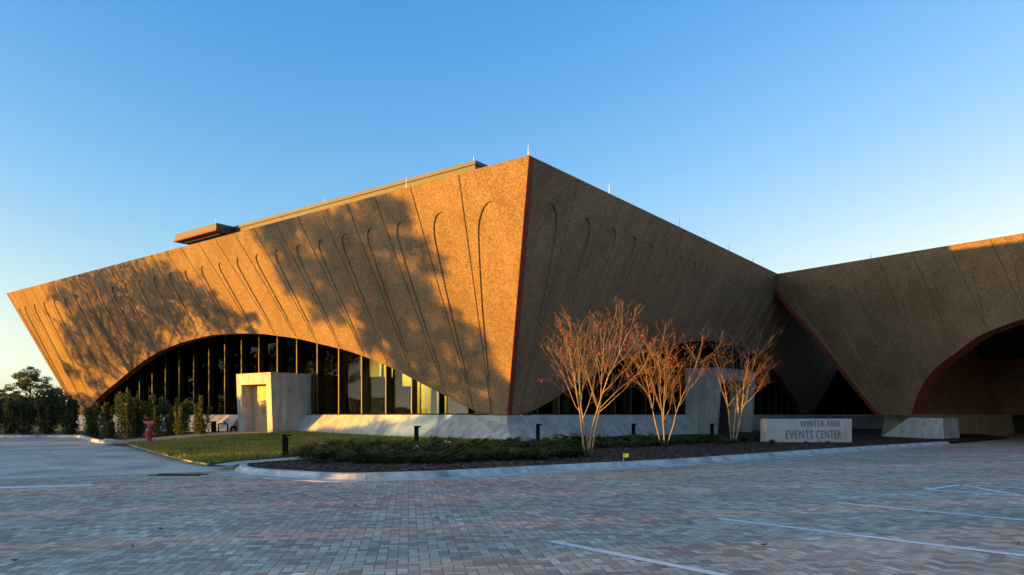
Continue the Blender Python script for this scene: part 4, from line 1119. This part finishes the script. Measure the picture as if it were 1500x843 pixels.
# a blue and white street sign beyond the shrubs
yy = 60; x = (98.5-CX)/F*yy
sg_ = thing('street_sign', 'small blue and white sign on a post at the end of the leaning wall', 'sign', (x, yy, .3))
mb = MB(); mb.tube([(0,0,0),(0,0,2.55)], .03, 6); mb.build('post', M_CONCD, sg_, local=True)
mb = MB(); mb.box((0,-.04,2.3), (.24,.01,.22)); mb.build('panel', M_WHITE, sg_, local=True)
mb = MB(); mb.box((0,-.04,1.98), (.30,.01,.34)); mb.box((0,-.047,1.98), (.18,.004,.14), mi=1); mb.build('panel', [M_BLUE, M_WHITE], sg_, local=True)

# ------------------------------------------------------------------ trees out of frame that shade the facade at sunset
def shade_tree(name, label, clumps, kdist, seed, leaf, n_per, trunk_px, lean=0):
    """clumps: (photo x, y, radius m): where its shadow falls on the sunlit facade; the tree stands kdist up-sun"""
    rng = random.Random(seed); cs = []
    for px, py, r_ in clumps:
        tv = PLW.hit(px, py); q = PLW.p(*tv); kk = kdist+rng.uniform(-2.2,2.2)
        cs.append((Vector((q.x-D2.x*kk, q.y-D2.y*kk, q.z+kk*TE)), r_))
    tv = PLW.hit(*trunk_px); q = PLW.p(*tv); base = Vector((q.x-D2.x*kdist, q.y-D2.y*kdist, 0))
    t_ = thing(name, label, 'tree', base); tk = MB(); mb = MB()
    ztr = sum(c.z for c, _ in cs)/len(cs)
    tk.tube([(0,0,-.2),(.1,.05,ztr*.5),(0,0,ztr+1)], [.34,.27,.15], 9)
    for c, r_ in cs:
        c = c-base; b_ = Vector((0,0,min(ztr, max(1.8, c.z-c.xy.length*.7))))
        tk.tube([b_, b_.lerp(c,.5)+Vector((0,0,.2)), c], [.10,.06,.02], 5)
        for _ in range(7):
            e_ = c+Vector((rng.gauss(0,r_*.55), rng.gauss(0,r_*.55), rng.gauss(0,r_*.45)))
            tk.tube([c.lerp(e_, .0), e_], [.025,.008], 4)
        for _ in range(6):                        # leafy sprays reaching out of the clump
            dv = Vector((rng.gauss(0,1), rng.gauss(0,1), rng.gauss(.1,.5))).normalized(); L_ = r_*rng.uniform(1.0,1.75)
            tk.tube([c, c+dv*L_*.5+Vector((0,0,.06)), c+dv*L_], [.03,.018,.006], 4)
            leaves(mb, [c+dv*L_*(.35+.65*rng.random())+Vector((rng.gauss(0,.10), rng.gauss(0,.10), rng.gauss(-.04,.10))) for _ in range(46)], leaf, rng, asp=.45)
        leaves(mb, blob(c, (r_,r_,r_*.75), int(n_per*r_*r_), rng, .2), leaf, rng, asp=.45)
    tk.build('trunk', M_PBARK, t_, local=True); mb.build('crown', M_OAK, t_, local=True)
clA = [(88,432,1.2),(110,420,1.5),(140,408,1.7),(170,418,1.8),(200,402,1.6),(222,425,1.7),(245,412,1.5),(150,448,1.9),(190,455,2.0),(232,452,1.8),(268,428,1.5),(288,442,1.3),(112,455,1.7),(132,485,1.9),(172,488,2.0),(212,488,1.7),(258,474,1.5),(302,468,1.0),(328,478,.8),(118,520,1.7),(150,530,1.7),(188,522,1.6),(228,507,1.2),(322,453,.8),(348,470,.6),(372,486,.45),(365,462,.35),(100,490,1.2),(140,562,1.2),(105,545,.9)]
shade_tree('oak_tree', 'wide oak out of frame whose lacy shadow lies on the far half of the facade', clA, 22, 31, .19, 430, (150,480))
clB = [(392,345,0.96),(405,330,1.04),(440,325,1.20),(480,338,1.20),(520,325,1.12),(555,305,0.96),(585,315,0.72),(420,372,1.36),(460,382,1.28),(500,368,1.28),(540,358,1.20),(580,348,0.96),(430,410,1.20),(470,420,1.20),(510,405,1.28),(550,400,1.28),(590,410,1.20),(480,455,1.04),(530,440,1.28),(570,445,1.28),(612,440,1.12),(645,470,1.12),(560,480,1.36),(600,490,1.36),(640,510,1.28),(675,500,0.96),(600,530,1.20),(650,550,1.20),(692,545,0.96),(620,570,0.96),(670,585,1.04),(712,590,0.80),(608,362,0.64),(628,392,0.56),(700,520,0.64),(540,500,0.72),(590,632,.8),(615,640,.9),(640,630,.9),(668,640,1.0),(690,615,.9),(700,635,1.1),(725,620,1.0),(735,640,1.1),(500,642,.4),(535,640,.5),(745,600,.5),(720,560,.7),(735,575,.4)]
shade_tree('oak_tree', 'broad oak out of frame whose large soft shadow lies beside the tall corner', clB, 40, 32, .24, 330, (560,480))

# hedges added out of frame to keep the low sun off the bed and the far shrubs
def hedge(label, p_, q0, q1, ztop, seed, group=None):
    rng = random.Random(seed); mb = MB(); st = MB(); c = D2*p_+Q2*(q0+q1)/2
    t_ = thing('sun_blocking_hedge', label, 'hedge', (c.x, c.y, 0), 0, group); Ln = q1-q0
    n = int(Ln*760)
    pts_ = []
    for _ in range(n):
        u = rng.uniform(-Ln/2, Ln/2); zt_ = ztop+.12*math.sin(u*1.3)+.1*math.sin(u*3.1); o_ = rng.uniform(-.45,.45); z = rng.uniform(.02,1)*zt_
        pts_.append(Q2*u+D2*o_+Vector((0,0,z)))
    leaves(mb, pts_, .22, rng, asp=.65)
    for i in range(int(Ln/.9)):
        u = -Ln/2+.4+i*.9; b_ = Q2*u; st.tube([b_, b_+Vector((0,0,ztop*.7))], [.04,.02], 5)
    mb.build('foliage', M_OAK, t_, local=True); st.build('stem', M_PBARK, t_, local=True)
HL = 'unseen hedge segment added to block low sun, one of a broken row'
for q0, q1, zt_ in ((7.5,9.2,1.5),(9.9,12.6,1.7),(13.3,15.8,1.8),(16.35,16.75,1.9),(17.45,21.5,1.9),(21.5,24.45,1.95),(24.45,26.3,.66),(26.3,27.2,2.3),(27.2,31.2,2.45),(31.2,38.0,1.36)):
    hedge(HL, -36, q0, q1, zt_, int(q0*10), 'added sun-blocking hedge row out of frame')
hedge('unseen hedge added to shade the lower half of the shrubs', -42, 40.5, 45, 2.2, 2)
hedge('unseen tall hedge added to shade the dark shrub row', -42, 45.2, 64, 3.4, 3)

# trees further left, seen mirrored in the window wall
for i in range(6):
    yy = 48+i*4.2; x = -76-(i % 3)*4
    crown_tree('roadside_tree', 'leafy roadside tree out of frame at the left, mirrored in the arched windows', (x, yy, 0), [((rng.uniform(-2.6,2.6), rng.uniform(-2.6,2.6), rng.uniform(1.2,14.5)), (1.7,1.7,1.4)) for _ in range(44)], .5, 110, M_OAK, .25, 'roadside trees out of frame', 90+i, 6)
